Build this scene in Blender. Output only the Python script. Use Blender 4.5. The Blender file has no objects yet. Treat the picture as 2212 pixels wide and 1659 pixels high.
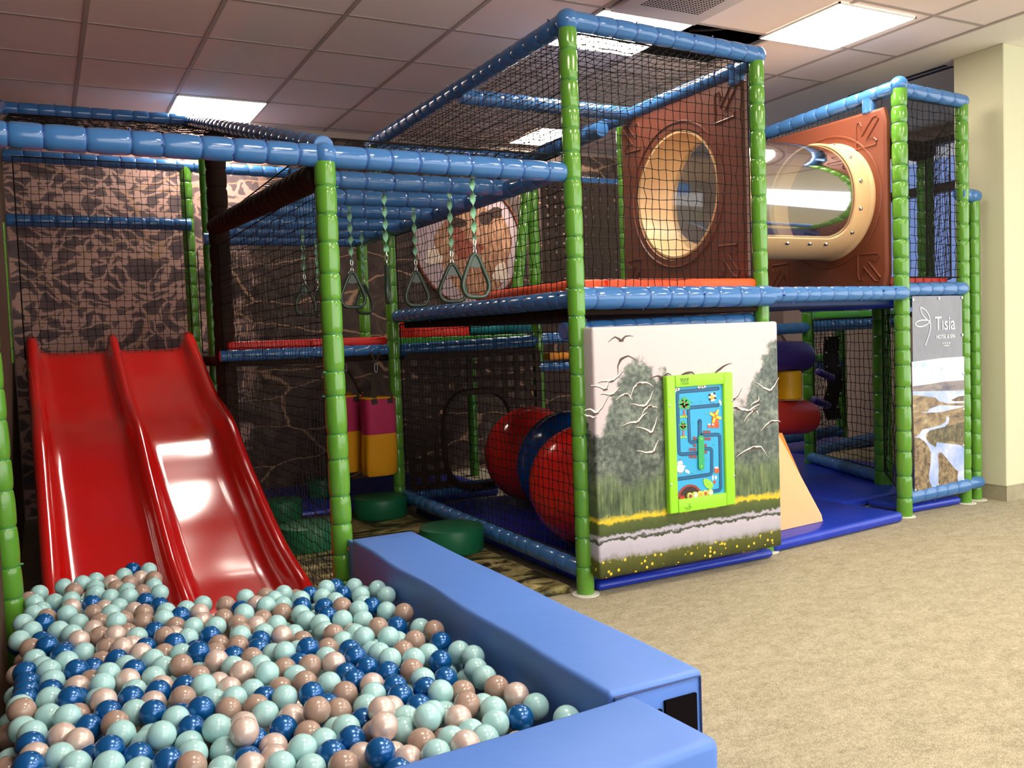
import bpy, bmesh, math, random
from mathutils import Vector, Matrix
random.seed(7)
SC = bpy.context.scene
COL = SC.collection
PI = math.pi
CH = 1.15                                   # eye height of the photographer

# ------------------------------------------------------------------ materials
def lin(h):
    h = h.lstrip('#')
    c = [int(h[i:i+2], 16)/255 for i in (0, 2, 4)]
    return tuple(x/12.92 if x <= .04045 else ((x+.055)/1.055)**2.4 for x in c) + (1,)

def new_mat(name):
    m = bpy.data.materials.new(name); m.use_nodes = True
    nt = m.node_tree
    return m, nt, nt.nodes['Principled BSDF']

def coords(nt, scale=1, kind='Object'):
    tc = nt.nodes.new('ShaderNodeTexCoord'); mp = nt.nodes.new('ShaderNodeMapping')
    s = scale if isinstance(scale, (tuple, list)) else (scale,)*3
    mp.inputs['Scale'].default_value = s
    nt.links.new(tc.outputs[kind], mp.inputs[0]); return mp.outputs[0]

def noise(nt, vec, scale, detail=4, rough=.55, dist=0):
    n = nt.nodes.new('ShaderNodeTexNoise')
    n.inputs['Scale'].default_value = scale; n.inputs['Detail'].default_value = detail
    n.inputs['Roughness'].default_value = rough; n.inputs['Distortion'].default_value = dist
    nt.links.new(vec, n.inputs['Vector']); return n

def ramp(nt, fac, stops, interp='LINEAR'):
    r = nt.nodes.new('ShaderNodeValToRGB'); cr = r.color_ramp; cr.interpolation = interp
    while len(cr.elements) > len(stops): cr.elements.remove(cr.elements[-1])
    while len(cr.elements) < len(stops): cr.elements.new(1)
    for e, (p, c) in zip(cr.elements, stops):
        e.position = p; e.color = lin(c) if isinstance(c, str) else c
    nt.links.new(fac, r.inputs[0]); return r.outputs[0]

def bump(nt, b, h, strength, dist=.01):
    n = nt.nodes.new('ShaderNodeBump'); n.inputs['Strength'].default_value = strength
    n.inputs['Distance'].default_value = dist
    nt.links.new(h, n.inputs['Height']); nt.links.new(n.outputs[0], b.inputs['Normal'])

def mat(name, c, rough=.5, spec=.5, var=None, vscale=8, bmp=0, bscale=60, metal=0, coat=0, bdist=.004):
    m, nt, b = new_mat(name)
    b.inputs['Base Color'].default_value = lin(c)
    b.inputs['Roughness'].default_value = rough
    b.inputs['Specular IOR Level'].default_value = spec
    b.inputs['Metallic'].default_value = metal
    b.inputs['Coat Weight'].default_value = coat
    b.inputs['Coat Roughness'].default_value = .08
    if var or bmp:
        v = coords(nt)
    if var:
        n = noise(nt, v, vscale)
        nt.links.new(ramp(nt, n.outputs[0], [(.3, c), (.7, var)]), b.inputs['Base Color'])
    if bmp:
        n2 = noise(nt, v, bscale, 3)
        bump(nt, b, n2.outputs[0], bmp, bdist)
    return m

def noise_mat(name, stops, scale, rough=.5, detail=6, dist=0, spec=.3, sc=1, rg=.6):
    m, nt, b = new_mat(name)
    v = coords(nt, sc)
    n = noise(nt, v, scale, detail, rg, dist)
    nt.links.new(ramp(nt, n.outputs[0], stops), b.inputs['Base Color'])
    b.inputs['Roughness'].default_value = rough; b.inputs['Specular IOR Level'].default_value = spec
    return m

def emit(name, c, s):
    m, nt, b = new_mat(name)
    b.inputs['Base Color'].default_value = lin(c)
    b.inputs['Emission Color'].default_value = lin(c); b.inputs['Emission Strength'].default_value = s
    return m

M = {}
M['blue'] = mat('blue_vinyl', '#3c70aa', .15, .5, var='#3a6da6', vscale=5, bmp=.12, bscale=40, coat=.15)
M['blue_tie'] = mat('blue_tie', '#22418f', .4)
M['green'] = mat('green_vinyl', '#5a9130', .15, .5, var='#558e2b', vscale=5, bmp=.12, bscale=40, coat=.15)
M['green_tie'] = mat('green_tie', '#2c7a45', .45)
M['dark'] = mat('dark_brown_foam', '#2a1a12', .8, .2, bmp=.4, bscale=50)
M['net'] = mat('black_cord', '#171210', .75, .2)
M['strap'] = mat('black_webbing', '#3a2d25', .7, .25, bmp=.3, bscale=200)
M['red_slide'] = mat('red_gelcoat', '#d01210', .15, .5, coat=.4)
M['red'] = mat('red_vinyl', '#d5241c', .4, .4)
M['orange'] = mat('orange_vinyl', '#ff5214', .45, .4)
M['orange2'] = mat('amber_vinyl', '#d98a1e', .5, .4)
M['lime'] = mat('lime_foam', '#5fc24e', .5, .3)
M['mat_blue'] = mat('royal_blue_mat', '#1b38b4', .32, .45, var='#1832a4', vscale=3, bmp=.25, bscale=6, bdist=.03)
M['barrier'] = mat('cornflower_vinyl', '#5580cf', .42, .4, var='#517bc9', vscale=2, bmp=.1, bscale=9, bdist=.02)
M['seam'] = mat('navy_seam_deck_shade', '#1d3568', .6)
M['velcro'] = mat('black_velcro', '#0a0606', .95, .1)
M['brown'] = mat('brown_polyethylene', '#733c27', .42, .4, bmp=.1, bscale=300)
M['tan'] = mat('tan_polyethylene', '#dab483', .38, .4, bmp=.06, bscale=300)
M['steel'] = mat('steel', '#c9c9c4', .28, .5, metal=1)
M['stump'] = mat('dark_green_vinyl', '#14603f', .42, .45, bmp=.1, bscale=12)
M['magenta'] = mat('magenta_nylon', '#b02a55', .65, .3, bmp=.3, bscale=18, bdist=.01)
M['yellow'] = mat('yellow_nylon', '#dd9a10', .65, .3, bmp=.3, bscale=18, bdist=.01)
M['yellow_v'] = mat('yellow_vinyl', '#e0aa12', .45, .4)
M['purple'] = mat('purple_vinyl', '#33226e', .42, .45)
M['redroll'] = mat('dull_red_vinyl', '#b02a22', .45, .4)
M['ball_red'] = mat('red_glossy_roller', '#f2302a', .14, .5, coat=.3)
M['ball_blue'] = mat('navy_glossy_roller', '#0d4da0', .14, .5, coat=.3)
M['teal'] = mat('teal_vinyl', '#1f7f90', .45, .4)
M['handle'] = mat('dark_green_plastic', '#26382b', .3, .5)
M['mint'] = mat('mint_webbing', '#7fb592', .65, .3, bmp=.3, bscale=150)
M['white_plate'] = mat('white_disc', '#d8d8cc', .5)
M['tan_wedge'] = mat('tan_vinyl', '#e6b482', .5, .35, bmp=.1, bscale=10)
M['tan_top'] = mat('orange_tan_vinyl', '#c8812f', .5, .35)
M['column'] = mat('pale_olive_paint', '#cbcaac', .8, .2, bmp=.1, bscale=120, bdist=.002)
M['skirt'] = mat('taupe_skirting', '#a19a80', .6, .3, var='#938c73', vscale=14)
M['wall_dark'] = mat('dark_brown_paint', '#4a382b', .8, .2, bmp=.05, bscale=90)
M['wall_back'] = mat('warm_grey_paint', '#b9a79b', .85, .2, bmp=.05, bscale=90)
M['tile'] = mat('ceiling_tile', '#f0e0d8', .9, .15, bmp=.15, bscale=220, bdist=.002)
M['tbar'] = mat('ceiling_bar', '#b3a59b', .6, .3)
M['gyps'] = mat('plasterboard', '#ece5d6', .9, .15)
M['void'] = mat('dark_void', '#14100e', .95, .1)
M['black'] = mat('black_plastic', '#0d0b0b', .6, .3)
M['light'] = emit('led_diffuser', '#fff1e2', 16)
M['lamp_rim'] = mat('white_metal', '#e6e2da', .4)
M['vent'] = mat('vent_white', '#cfc2ba', .5)
M['winframe'] = mat('dark_window_frame', '#2d2724', .5)
M['green_shaded'] = mat('shaded_green_vinyl', '#3d7d1c', .28, .45, coat=.1)  # same green vinyl, with shade and backlight put into the colour

def glass(name, c, rough, alpha):
    m, nt, b = new_mat(name)
    nt.nodes.remove(b)
    tr = nt.nodes.new('ShaderNodeBsdfTransparent'); gl = nt.nodes.new('ShaderNodeBsdfGlossy')
    tr.inputs[0].default_value = lin(c); gl.inputs['Roughness'].default_value = rough
    lw = nt.nodes.new('ShaderNodeLayerWeight'); lw.inputs[0].default_value = .35
    ma = nt.nodes.new('ShaderNodeMath'); ma.operation = 'MULTIPLY_ADD'
    ma.inputs[1].default_value = .55; ma.inputs[2].default_value = alpha
    mx = nt.nodes.new('ShaderNodeMixShader')
    nt.links.new(lw.outputs['Fresnel'], ma.inputs[0]); nt.links.new(ma.outputs[0], mx.inputs[0])
    nt.links.new(tr.outputs[0], mx.inputs[1]); nt.links.new(gl.outputs[0], mx.inputs[2])
    nt.links.new(mx.outputs[0], nt.nodes['Material Output'].inputs[0]); return m
M['clear'] = glass('clear_polycarbonate', '#eef2f5', .05, .06)
M['pane'] = glass('window_glass', '#f2f6ff', .02, .03)

def fine_mesh():
    m, nt, b = new_mat('fine_black_gauze')
    b.inputs['Base Color'].default_value = lin('#1a1310'); b.inputs['Roughness'].default_value = .8
    v = coords(nt)
    tr = nt.nodes.new('ShaderNodeBsdfTransparent'); mx = nt.nodes.new('ShaderNodeMixShader')
    mx.inputs[0].default_value = .13
    nt.links.new(tr.outputs[0], mx.inputs[1]); nt.links.new(b.outputs[0], mx.inputs[2])
    nt.links.new(mx.outputs[0], nt.nodes['Material Output'].inputs[0]); return m
M['gauze'] = fine_mesh()

def carpet():
    m, nt, b = new_mat('carpet')
    v = coords(nt)
    n1 = noise(nt, coords(nt, (1, 1.6, 1)), 190, 3, .7); n2 = noise(nt, coords(nt, (1, 1.5, 1)), 16, 5, .65, .4); n3 = noise(nt, v, 70, 3, .6)
    a = nt.nodes.new('ShaderNodeMath'); a.operation = 'MULTIPLY_ADD'; a.inputs[1].default_value = .6
    nt.links.new(n1.outputs[0], a.inputs[0])
    s = nt.nodes.new('ShaderNodeMath'); s.operation = 'MULTIPLY_ADD'; s.inputs[1].default_value = .2
    nt.links.new(n2.outputs[0], s.inputs[0])
    s3 = nt.nodes.new('ShaderNodeMath'); s3.operation = 'MULTIPLY'; s3.inputs[1].default_value = .2
    nt.links.new(n3.outputs[0], s3.inputs[0]); nt.links.new(s3.outputs[0], s.inputs[2]); nt.links.new(s.outputs[0], a.inputs[2])
    nt.links.new(ramp(nt, a.outputs[0], [(.36, '#736c56'), (.47, '#a1997f'), (.56, '#bdb49b'), (.68, '#dcd4bf')]), b.inputs['Base Color'])
    b.inputs['Roughness'].default_value = .95; b.inputs['Specular IOR Level'].default_value = .1
    bump(nt, b, n1.outputs[0], .6, .01); return m
M['carpet'] = carpet()

def mural():
    m, nt, b = new_mat('mural_print')
    v = coords(nt, (1, 1, 1))
    def warp(src, sc, amt, det=3):
        n0 = noise(nt, src, sc, det, .55)
        a = nt.nodes.new('ShaderNodeVectorMath'); a.operation = 'MULTIPLY_ADD'; a.inputs[1].default_value = (amt,)*3
        nt.links.new(n0.outputs['Color'], a.inputs[0]); nt.links.new(src, a.inputs[2]); return a.outputs[0]
    def mapped(src, sc, rot):
        mp = nt.nodes.new('ShaderNodeMapping'); mp.inputs['Scale'].default_value = sc; mp.inputs['Rotation'].default_value = (0, rot, 0)
        nt.links.new(src, mp.inputs[0]); return mp.outputs[0]
    def mixc(f, a, c):
        x = nt.nodes.new('ShaderNodeMix'); x.data_type = 'RGBA'
        nt.links.new(f, x.inputs[0])
        for k, q in ((6, a), (7, c)):
            if isinstance(q, tuple): x.inputs[k].default_value = q
            else: nt.links.new(q, x.inputs[k])
        return x.outputs[2]
    w1 = warp(v, 2.2, .55); w2 = warp(w1, 9, .10)
    vo = nt.nodes.new('ShaderNodeTexVoronoi'); vo.feature = 'DISTANCE_TO_EDGE'; vo.inputs['Scale'].default_value = 7
    nt.links.new(mapped(w2, (.62, 1, 1.35), .5), vo.inputs['Vector'])
    n9 = noise(nt, v, 7, 4, .6)
    th = nt.nodes.new('ShaderNodeMath'); th.operation = 'MULTIPLY_ADD'; th.inputs[1].default_value = -.14; nt.links.new(n9.outputs[0], th.inputs[0]); nt.links.new(vo.outputs['Distance'], th.inputs[2])
    spots = ramp(nt, th.outputs[0], [(.0, '#b8958a'), (.02, '#aa877a'), (.034, '#6d5d5e'), (.25, '#5b4d50')])
    n1 = noise(nt, v, 1.3, 3, .5, .8)
    sx = nt.nodes.new('ShaderNodeSeparateXYZ'); nt.links.new(v, sx.inputs[0])
    gx_ = nt.nodes.new('ShaderNodeMath'); gx_.operation = 'MULTIPLY_ADD'; gx_.inputs[1].default_value = -.35
    of = nt.nodes.new('ShaderNodeMath'); of.inputs[1].default_value = 1.45; nt.links.new(sx.outputs[0], of.inputs[0]); nt.links.new(of.outputs[0], gx_.inputs[0]); nt.links.new(n1.outputs[0], gx_.inputs[2])
    patch = ramp(nt, gx_.outputs[0], [(.40, (0, 0, 0, 1)), (.50, (1, 1, 1, 1))])
    n4 = noise(nt, v, 4, 5, .6, 1.5)
    ground = ramp(nt, n4.outputs[0], [(.35, '#372c29'), (.55, '#51433d'), (.7, '#6f5d54')])
    wv = nt.nodes.new('ShaderNodeTexVoronoi'); wv.feature = 'DISTANCE_TO_EDGE'; wv.inputs['Scale'].default_value = 1.5
    nt.links.new(mapped(warp(v, 3, .12), (.6, 1, 2.1), -.2), wv.inputs['Vector'])
    tw = ramp(nt, wv.outputs['Distance'], [(.0, (1, 1, 1, 1)), (.008, (.6, .6, .6, 1)), (.016, (0, 0, 0, 1))])
    nt.links.new(mixc(tw, mixc(patch, ground, spots), lin('#b08b70')), b.inputs['Base Color'])
    b.inputs['Roughness'].default_value = .7; b.inputs['Specular IOR Level'].default_value = .2
    return m
M['mural'] = mural()
M['fur'] = noise_mat('otter_fur', [(.3, '#6b4a38'), (.5, '#a97a5c'), (.7, '#d9b08c')], 14, .7, 8, .5, sc=(3, 1, .6))
M['claw'] = noise_mat('pale_claw', [(.3, '#cdb49c'), (.7, '#f0e2d0')], 30, .7)
M['furdark'] = mat('dark_fur', '#33241f', .7, .2, var='#4a362c', vscale=30)
M['snout'] = noise_mat('reddish_snout', [(.3, '#6b3326'), (.7, '#b0614a')], 18, .7)
M['greylav'] = mat('print_lavender', '#b7a2a4', .7, .2)
M['camo'] = noise_mat('foliage_print', [(.34, '#15130f'), (.45, '#34301c'), (.5, '#6b6238'), (.56, '#8d8252'), (.66, '#b3a57a')], 5, .45, 5, 1.4, sc=(1, 1.6, 1))

# ------------------------------------------------------------------ mesh builder
def origin_of(o):
    p = Vector((0, 0, 0))
    while o is not None:
        p += o.location; o = o.parent
    return p

def tag(o, label=None, cat=None, group=None, kind=None):
    if label: o['label'] = label
    if cat: o['category'] = cat
    if group: o['group'] = group
    if kind: o['kind'] = kind
    return o

def thing(name, loc, label, cat, group=None):
    o = bpy.data.objects.new(name, None); COL.objects.link(o); o.location = loc; o.empty_display_size = .05
    return tag(o, label, cat, group)

class MB:
    def __init__(s): s.v = []; s.f = []; s.m = []
    def add(s, vs, fs, mi=0):
        b = len(s.v); s.v += [Vector(p) for p in vs]
        s.f += [tuple(i+b for i in f) for f in fs]; s.m += [mi]*len(fs); return s
    def box(s, lo, hi, mi=0, M4=None):
        (a, b, c), (d, e, f) = lo, hi
        vs = [Vector(p) for p in ((a,b,c),(d,b,c),(d,e,c),(a,e,c),(a,b,f),(d,b,f),(d,e,f),(a,e,f))]
        if M4: vs = [M4 @ p for p in vs]
        return s.add(vs, [(0,3,2,1),(4,5,6,7),(0,1,5,4),(1,2,6,5),(2,3,7,6),(3,0,4,7)], mi)
    def rbox(s, lo, hi, r, seg=3, mi=0, M4=None):
        bm = bmesh.new()
        bmesh.ops.create_cube(bm, size=1)
        c = (Vector(lo)+Vector(hi))/2; d = Vector(hi)-Vector(lo)
        for v in bm.verts: v.co = Vector((v.co.x*d.x, v.co.y*d.y, v.co.z*d.z))+c
        bmesh.ops.bevel(bm, geom=bm.edges[:], offset=r, segments=seg, affect='EDGES', profile=.5)
        bm.verts.index_update()
        vs = [M4 @ v.co if M4 else v.co.copy() for v in bm.verts]
        fs = [tuple(v.index for v in f.verts) for f in bm.faces]
        bm.free(); return s.add(vs, fs, mi)
    def rings(s, rings, closed=True, caps=True, mi=0):
        n = len(rings[0]); vs = [p for r in rings for p in r]; fs = []
        for i in range(len(rings)-1):
            for j in range(n if closed else n-1):
                k = (j+1) % n
                fs.append((i*n+j, i*n+k, (i+1)*n+k, (i+1)*n+j))
        if caps and closed:
            fs.append(tuple(reversed(range(n)))); fs.append(tuple((len(rings)-1)*n+j for j in range(n)))
        return s.add(vs, fs, mi)
    def tube(s, pts, r, sides=8, mi=0, caps=True, flat=None, twist=None):
        pts = [Vector(p) for p in pts]; rs = []
        n = len(pts); up = None
        for i, p in enumerate(pts):
            t = (pts[min(i+1, n-1)]-pts[max(i-1, 0)]).normalized()
            if up is None:
                up = Vector((0, 0, 1)) if abs(t.z) < .9 else Vector((0, 1, 0))
            a = t.cross(up)
            if a.length < 1e-5: a = t.orthogonal()
            a.normalize(); b = a.cross(t).normalized(); up = b
            rr = r[i] if isinstance(r, (list, tuple)) else r
            w = twist*i if twist else 0
            ring = []
            for k in range(sides):
                q = 2*PI*k/sides
                x, y = math.cos(q)*rr, math.sin(q)*rr*(flat or 1)
                x, y = x*math.cos(w)-y*math.sin(w), x*math.sin(w)+y*math.cos(w)
                ring.append(p+a*x+b*y)
            rs.append(ring)
        return s.rings(rs, True, caps, mi)
    def loop(s, pts, r, sides=8, mi=0):
        pts = [Vector(p) for p in pts]; n = len(pts); rs = []
        c = sum(pts, Vector())/n; nrm = (pts[0]-c).cross(pts[n//4]-c).normalized()
        for i in range(n):
            t = (pts[(i+1) % n]-pts[i-1]).normalized(); a = t.cross(nrm).normalized()
            rs.append([pts[i]+a*math.cos(2*PI*k/sides)*r+nrm*math.sin(2*PI*k/sides)*r for k in range(sides)])
        rs.append(rs[0]); return s.rings(rs, True, False, mi)
    def lathe(s, prof, o=(0, 0, 0), ax=(0, 0, 1), n=24, mi=0):
        o = Vector(o); ax = Vector(ax).normalized(); a = ax.orthogonal().normalized(); b = ax.cross(a)
        rs = [[o+ax*h+(a*math.cos(2*PI*k/n)+b*math.sin(2*PI*k/n))*max(r, 1e-4) for k in range(n)] for r, h in prof]
        return s.rings(rs, True, True, mi)
    def sphere(s, c, r, n=16, m=10, sc=(1, 1, 1), mi=0):
        c = Vector(c); rs = []
        for i in range(m+1):
            t = PI*i/m
            q = max(math.sin(t), 1e-3)
            rs.append([c+Vector((q*math.cos(2*PI*k/n)*r*sc[0], q*math.sin(2*PI*k/n)*r*sc[1], -math.cos(t)*r*sc[2])) for k in range(n)])
        return s.rings(rs, True, True, mi)
    def poly(s, pts, mi=0): return s.add(pts, [tuple(range(len(pts)))], mi)
    def prism(s, pts, d, mi=0):
        n = len(pts); d = Vector(d); pts = [Vector(p) for p in pts]
        fs = [tuple(range(n)), tuple(reversed(range(n, 2*n)))]+[(i, i+n, (i+1) % n+n, (i+1) % n) for i in range(n)]
        return s.add(pts+[p+d for p in pts], fs, mi)
    def build(s, name, mats, parent=None, smooth=True, angle=.7, fixn=True):
        mats = mats if isinstance(mats, (list, tuple)) else [mats]
        if parent is not None: org = origin_of(parent)
        else:
            xs = [p.x for p in s.v]; ys = [p.y for p in s.v]
            org = Vector(((min(xs)+max(xs))/2, (min(ys)+max(ys))/2, min(p.z for p in s.v)))
        me = bpy.data.meshes.new(name)
        me.from_pydata([p-org for p in s.v], [], s.f)
        for m_ in mats: me.materials.append(M[m_] if isinstance(m_, str) else m_)
        me.polygons.foreach_set('material_index', s.m)
        if fixn:
            bm = bmesh.new(); bm.from_mesh(me); bmesh.ops.recalc_face_normals(bm, faces=bm.faces[:]); bm.to_mesh(me); bm.free()
        if smooth:
            me.polygons.foreach_set('use_smooth', [True]*len(me.polygons)); me.set_sharp_from_angle(angle=angle)
        me.update()
        o = bpy.data.objects.new(name, me); COL.objects.link(o)
        if parent is not None: o.parent = parent
        else: o.location = org
        return o

def copy_tree(o, parent=None):
    c = o.copy(); COL.objects.link(c)
    if parent is not None: c.parent = parent
    for ch in list(o.children): copy_tree(ch, c)
    return c

# ------------------------------------------------------------------ foam padded pipe
def foam_pipe(mb, p0, p1, r=.041, seg=.115, n=14, ties=True):
    p0, p1 = Vector(p0), Vector(p1); ax = p1-p0; L = ax.length; ax.normalize()
    a = ax.orthogonal().normalized(); b = ax.cross(a)
    k = max(1, round(L/seg)); cuts = [0]
    w = [random.uniform(.75, 1.25) for _ in range(k)]; t = sum(w)
    for x in w: cuts.append(cuts[-1]+x/t*L)
    prof = [(0, .84), (.03, .91), (.1, .975), (.3, 1.0), (.5, 1.005), (.7, 1.0), (.9, .98), (.97, .93)]
    rings = []
    for i in range(k):
        s0, s1 = cuts[i], cuts[i+1]
        for q, m in prof:
            if i == 0 and q < .1: m = .97 if q > 0 else .9
            edge = 1 if q in (.03, .1, .9, .97) else 0
            ring = []
            for j in range(n):
                th = 2*PI*j/n
                rr = r*m*(1+edge*random.uniform(-.022, .018))
                ring.append(p0+ax*(s0+(s1-s0)*q)+(a*math.cos(th)+b*math.sin(th))*rr)
            rings.append(ring)
    rings.append([p1+(a*math.cos(2*PI*j/n)+b*math.sin(2*PI*j/n))*r*.9 for j in range(n)])
    mb.rings(rings, True, True, 0)
    if ties:
        for c in cuts[1:-1]:
            o = p0+ax*c
            rr = r*.885
            mb.rings([[o+ax*h+(a*math.cos(2*PI*j/n)+b*math.sin(2*PI*j/n))*q for j in range(n)]
                      for h, q in ((-.005, rr*.97), (-.004, rr), (.004, rr), (.005, rr*.97))], True, False, 1)
            if random.random() < .5:
                th = random.uniform(0, 2*PI); d = a*math.cos(th)+b*math.sin(th)
                mb.tube([o+d*rr*.95, o+d*(rr+.012)], .004, 5, 1)
    return mb

FR = thing('play_frame', (2.0, 4.5, 0), 'big indoor climbing frame of green padded posts and blue padded rails', 'climbing frame')

def post(x, y, z0, z1, r=.041, m='green', label=None, plate=False, dx=0):
    mb = foam_pipe(MB(), (x, y, z0), (x+dx, y, z1), r)
    o = mb.build('post', ['green' if m == 'green' else m, 'green_tie' if m in ('green', 'green_shaded') else 'dark'], FR)
    if label: o['label'] = label
    if plate:
        MB().lathe([(.062, 0.0), (.062, .004), (.05, .006)], (x, y, .001), n=24).build('base_plate', 'white_plate', o)
    return o

def rail(p0, p1, r=.041, m='blue', label=None, seg=.115, name='rail'):
    o = foam_pipe(MB(), p0, p1, r, seg).build(name, [m, 'blue_tie' if m == 'blue' else m], FR)
    if label: o['label'] = label
    return o

def knob(p, r=.052):
    MB().sphere(p, r, 14, 9, (1, 1, .95)).build('corner_cap', 'blue', FR)

P0 = (-.125, 3.31); P1 = (.977, 3.31); P2 = (2.07, 3.312); P3 = (3.237, 3.416); P4 = (4.48, 3.572); P5 = (5.10, 3.615); P6 = (5.245, 3.64)
# posts along the front
post(-.127, 3.31, 0, 1.86, .039, dx=-.045); post(*P1, 0, 1.84)
post(*P2, 0, 2.47, .040, plate=True); post(*P3, 0, 2.49, .039, plate=True)
post(*P4, 0, 2.52, .045, plate=True); post(*P5, 0, 2.50, .037, plate=True); post(*P6, 0, 1.90, .034, plate=True)
# rear and middle posts
post(1.005, 5.72, 0, 2.46, .062, 'dark', 'dark brown padded post')
post(.975, 6.75, 0, 2.45, .042); post(1.05, 6.45, .2, 2.45, .03, 'green_shaded', 'shaded green post')
post(-.187, 6.42, 1.1, 1.98, .026)
post(2.055, 5.58, 0, 1.88, .041); post(2.09, 6.25, 1.12, 1.86, .040)
post(3.16, 5.6, 0, 2.4, .042); post(3.16, 6.75, 0, 1.2, .04, 'green_shaded')
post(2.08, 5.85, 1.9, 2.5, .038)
post(3.24, 4.60, 0, 2.42, .030); post(4.45, 4.66, 0, 2.45, .035, 'green_shaded')
post(5.42, 5.2, 0, 1.35, .048, 'green_shaded', 'green post coloured dark as if backlit'); post(5.05, 4.19, 0, 1.3, .06, 'green_shaded', 'green post coloured dark as if backlit')
post(6.62, 5.96, .1, 2.0, .052, 'green_shaded'); post(5.92, 4.5, 0, 2.45, .06, 'green_shaded', 'green post coloured dark as if backlit')
post(5.9, 6.2, 1.1, 2.2, .05)
foam_pipe(MB(), (2.965, 5.55, 1.36), (3.115, 5.6, 2.2), .04).build('post', ['green', 'green_tie'], FR)['label'] = 'leaning green padded post'
foam_pipe(MB(), (5.195, 3.665, .05), (5.195, 3.665, 1.86), .02).build('dark_roll', ['dark', 'dark'], FR)  # thin dark upright roll between the two end posts
# low front bay over the ball pit and the rings
rail((-.18, 3.31, 1.860), (2.035, 3.33, 1.853), .0435)
rail((-.165, 3.31, 1.88), (-.15, 6.43, 2.70)); rail((.977, 3.31, 1.89), (.977, 6.43, 2.70))
rail((-.145, 6.43, 2.69), (.977, 6.43, 2.70)); knob((-.165, 3.31, 1.860), .054); knob((.977, 3.31, 1.858), .05)
rail((-.16, 6.75, 2.46), (2.08, 6.75, 2.44)); rail((-.16, 6.72, 2.035), (.99, 6.72, 2.035), .043)
rail((.975, 3.37, 1.795), (.99, 5.76, 1.90), .055, 'dark', 'padded rail coloured dark as if backlit')
for y in (3.93, 4.385, 4.84, 5.36, 5.80, 6.28):
    rail((1.0, y, 1.885), (2.08, y, 1.885), .041)
rail((2.07, 3.35, 1.875), (2.085, 6.3, 1.885), .043)
rail((.95, 5.6, 1.10), (2.08, 5.6, 1.10), .036); rail((2.08, 5.6, 1.09), (3.15, 5.6, 1.12), .042)
rail((3.16, 5.6, 1.13), (4.6, 5.6, 1.14), .042); rail((3.12, 5.56, .935), (4.4, 5.5, .935), .036)
# tower
rail((2.07, 3.312, 2.50), (3.237, 3.416, 2.515), .042); knob((2.07, 3.312, 2.495), .054); knob((3.237, 3.416, 2.51), .05)
rail((2.075, 3.33, 2.50), (2.08, 5.95, 2.51), .042); rail((3.24, 3.42, 2.48), (3.24, 5.6, 2.47), .042)
rail((2.08, 4.45, 2.465), (3.24, 4.48, 2.47), .042); rail((2.08, 5.8, 2.46), (3.2, 5.7, 2.44), .045)
rail((3.2, 5.65, 2.27), (4.6, 5.65, 2.27), .05); rail((3.1, 4.6, 2.4), (3.2, 6.6, 2.4), .05)
rail((2.07, 3.335, 1.310), (3.245, 3.36, 1.310), .052); rail((2.08, 3.33, 1.308), (2.08, 5.62, 1.314), .042)
rail((2.08, 3.45, 1.17), (3.24, 3.47, 1.19), .042)
rail((3.25, 3.43, 1.318), (4.46, 3.54, 1.325), .042); rail((4.50, 3.572, 1.345), (5.08, 3.60, 1.35), .042)
rail((4.47, 3.58, 2.51), (5.09, 3.612, 2.50), .042); knob((4.48, 3.572, 2.53), .052); knob((5.10, 3.615, 2.50), .044)
rail((4.46, 3.58, 2.515), (4.45, 4.75, 2.47), .043)
MB().lathe([(.03, 0), (.042, .01), (.042, .07), (.045, .09)], (4.455, 3.76, 2.40), n=16).build('stub', 'blue', FR)
MB().lathe([(.03, 0), (.042, .01), (.042, .07), (.045, .09)], (3.24, 3.56, 2.40), n=16).build('stub', 'blue', FR)
rail((5.07, 3.62, 1.935), (5.27, 3.64, 1.93), .042); rail((4.50, 3.575, .115), (5.09, 3.60, .12), .046); rail((5.09, 3.61, .125), (5.25, 3.62, .12), .04)
rail((2.08, 3.33, .105), (2.08, 5.58, .125), .042); rail((2.08, 5.58, .12), (3.15, 5.6, .125), .042)
rail((4.45, 4.66, 1.30), (4.6, 3.6, 1.30), .035)
# right hand bay
rail((4.6, 5.2, 1.135), (5.42, 5.2, 1.14), .044); rail((5.42, 5.2, 1.15), (6.55, 5.2, 1.16), .048)
rail((5.42, 5.2, .10), (5.05, 4.22, .10), .044); rail((5.44, 5.24, .13), (6.6, 5.5, .15), .046)
rail((5.4, 5.9, .15), (6.62, 5.96, .16), .05); rail((5.9, 5.9, .78), (6.62, 5.96, .78), .05)
rail((4.66, 4.4, 2.40), (5.95, 4.5, 2.42), .075, 'dark', 'padded rail coloured dark as if backlit')  # dark colour stands in for the rail's silhouette against the window
# decks
def deck(lo, hi, m='mat_blue'):
    return MB().rbox(lo, hi, .012, 2).build('deck', m, FR)
deck((2.12, 3.40, 1.235), (3.22, 5.55, 1.325), 'dark'); deck((3.28, 3.62, 1.26), (4.44, 4.58, 1.31), 'seam')  # navy on the tunnel deck puts its underside shade into the colour
deck((4.5, 3.62, 1.25), (5.06, 4.4, 1.36)); deck((1.0, 5.64, 1.03), (2.07, 6.9, 1.10), 'dark')
deck((-.1, 6.76, .98), (.93, 6.98, 1.06), 'dark'); deck((2.1, 5.65, 1.02), (3.2, 6.9, 1.12), 'dark')

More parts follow.
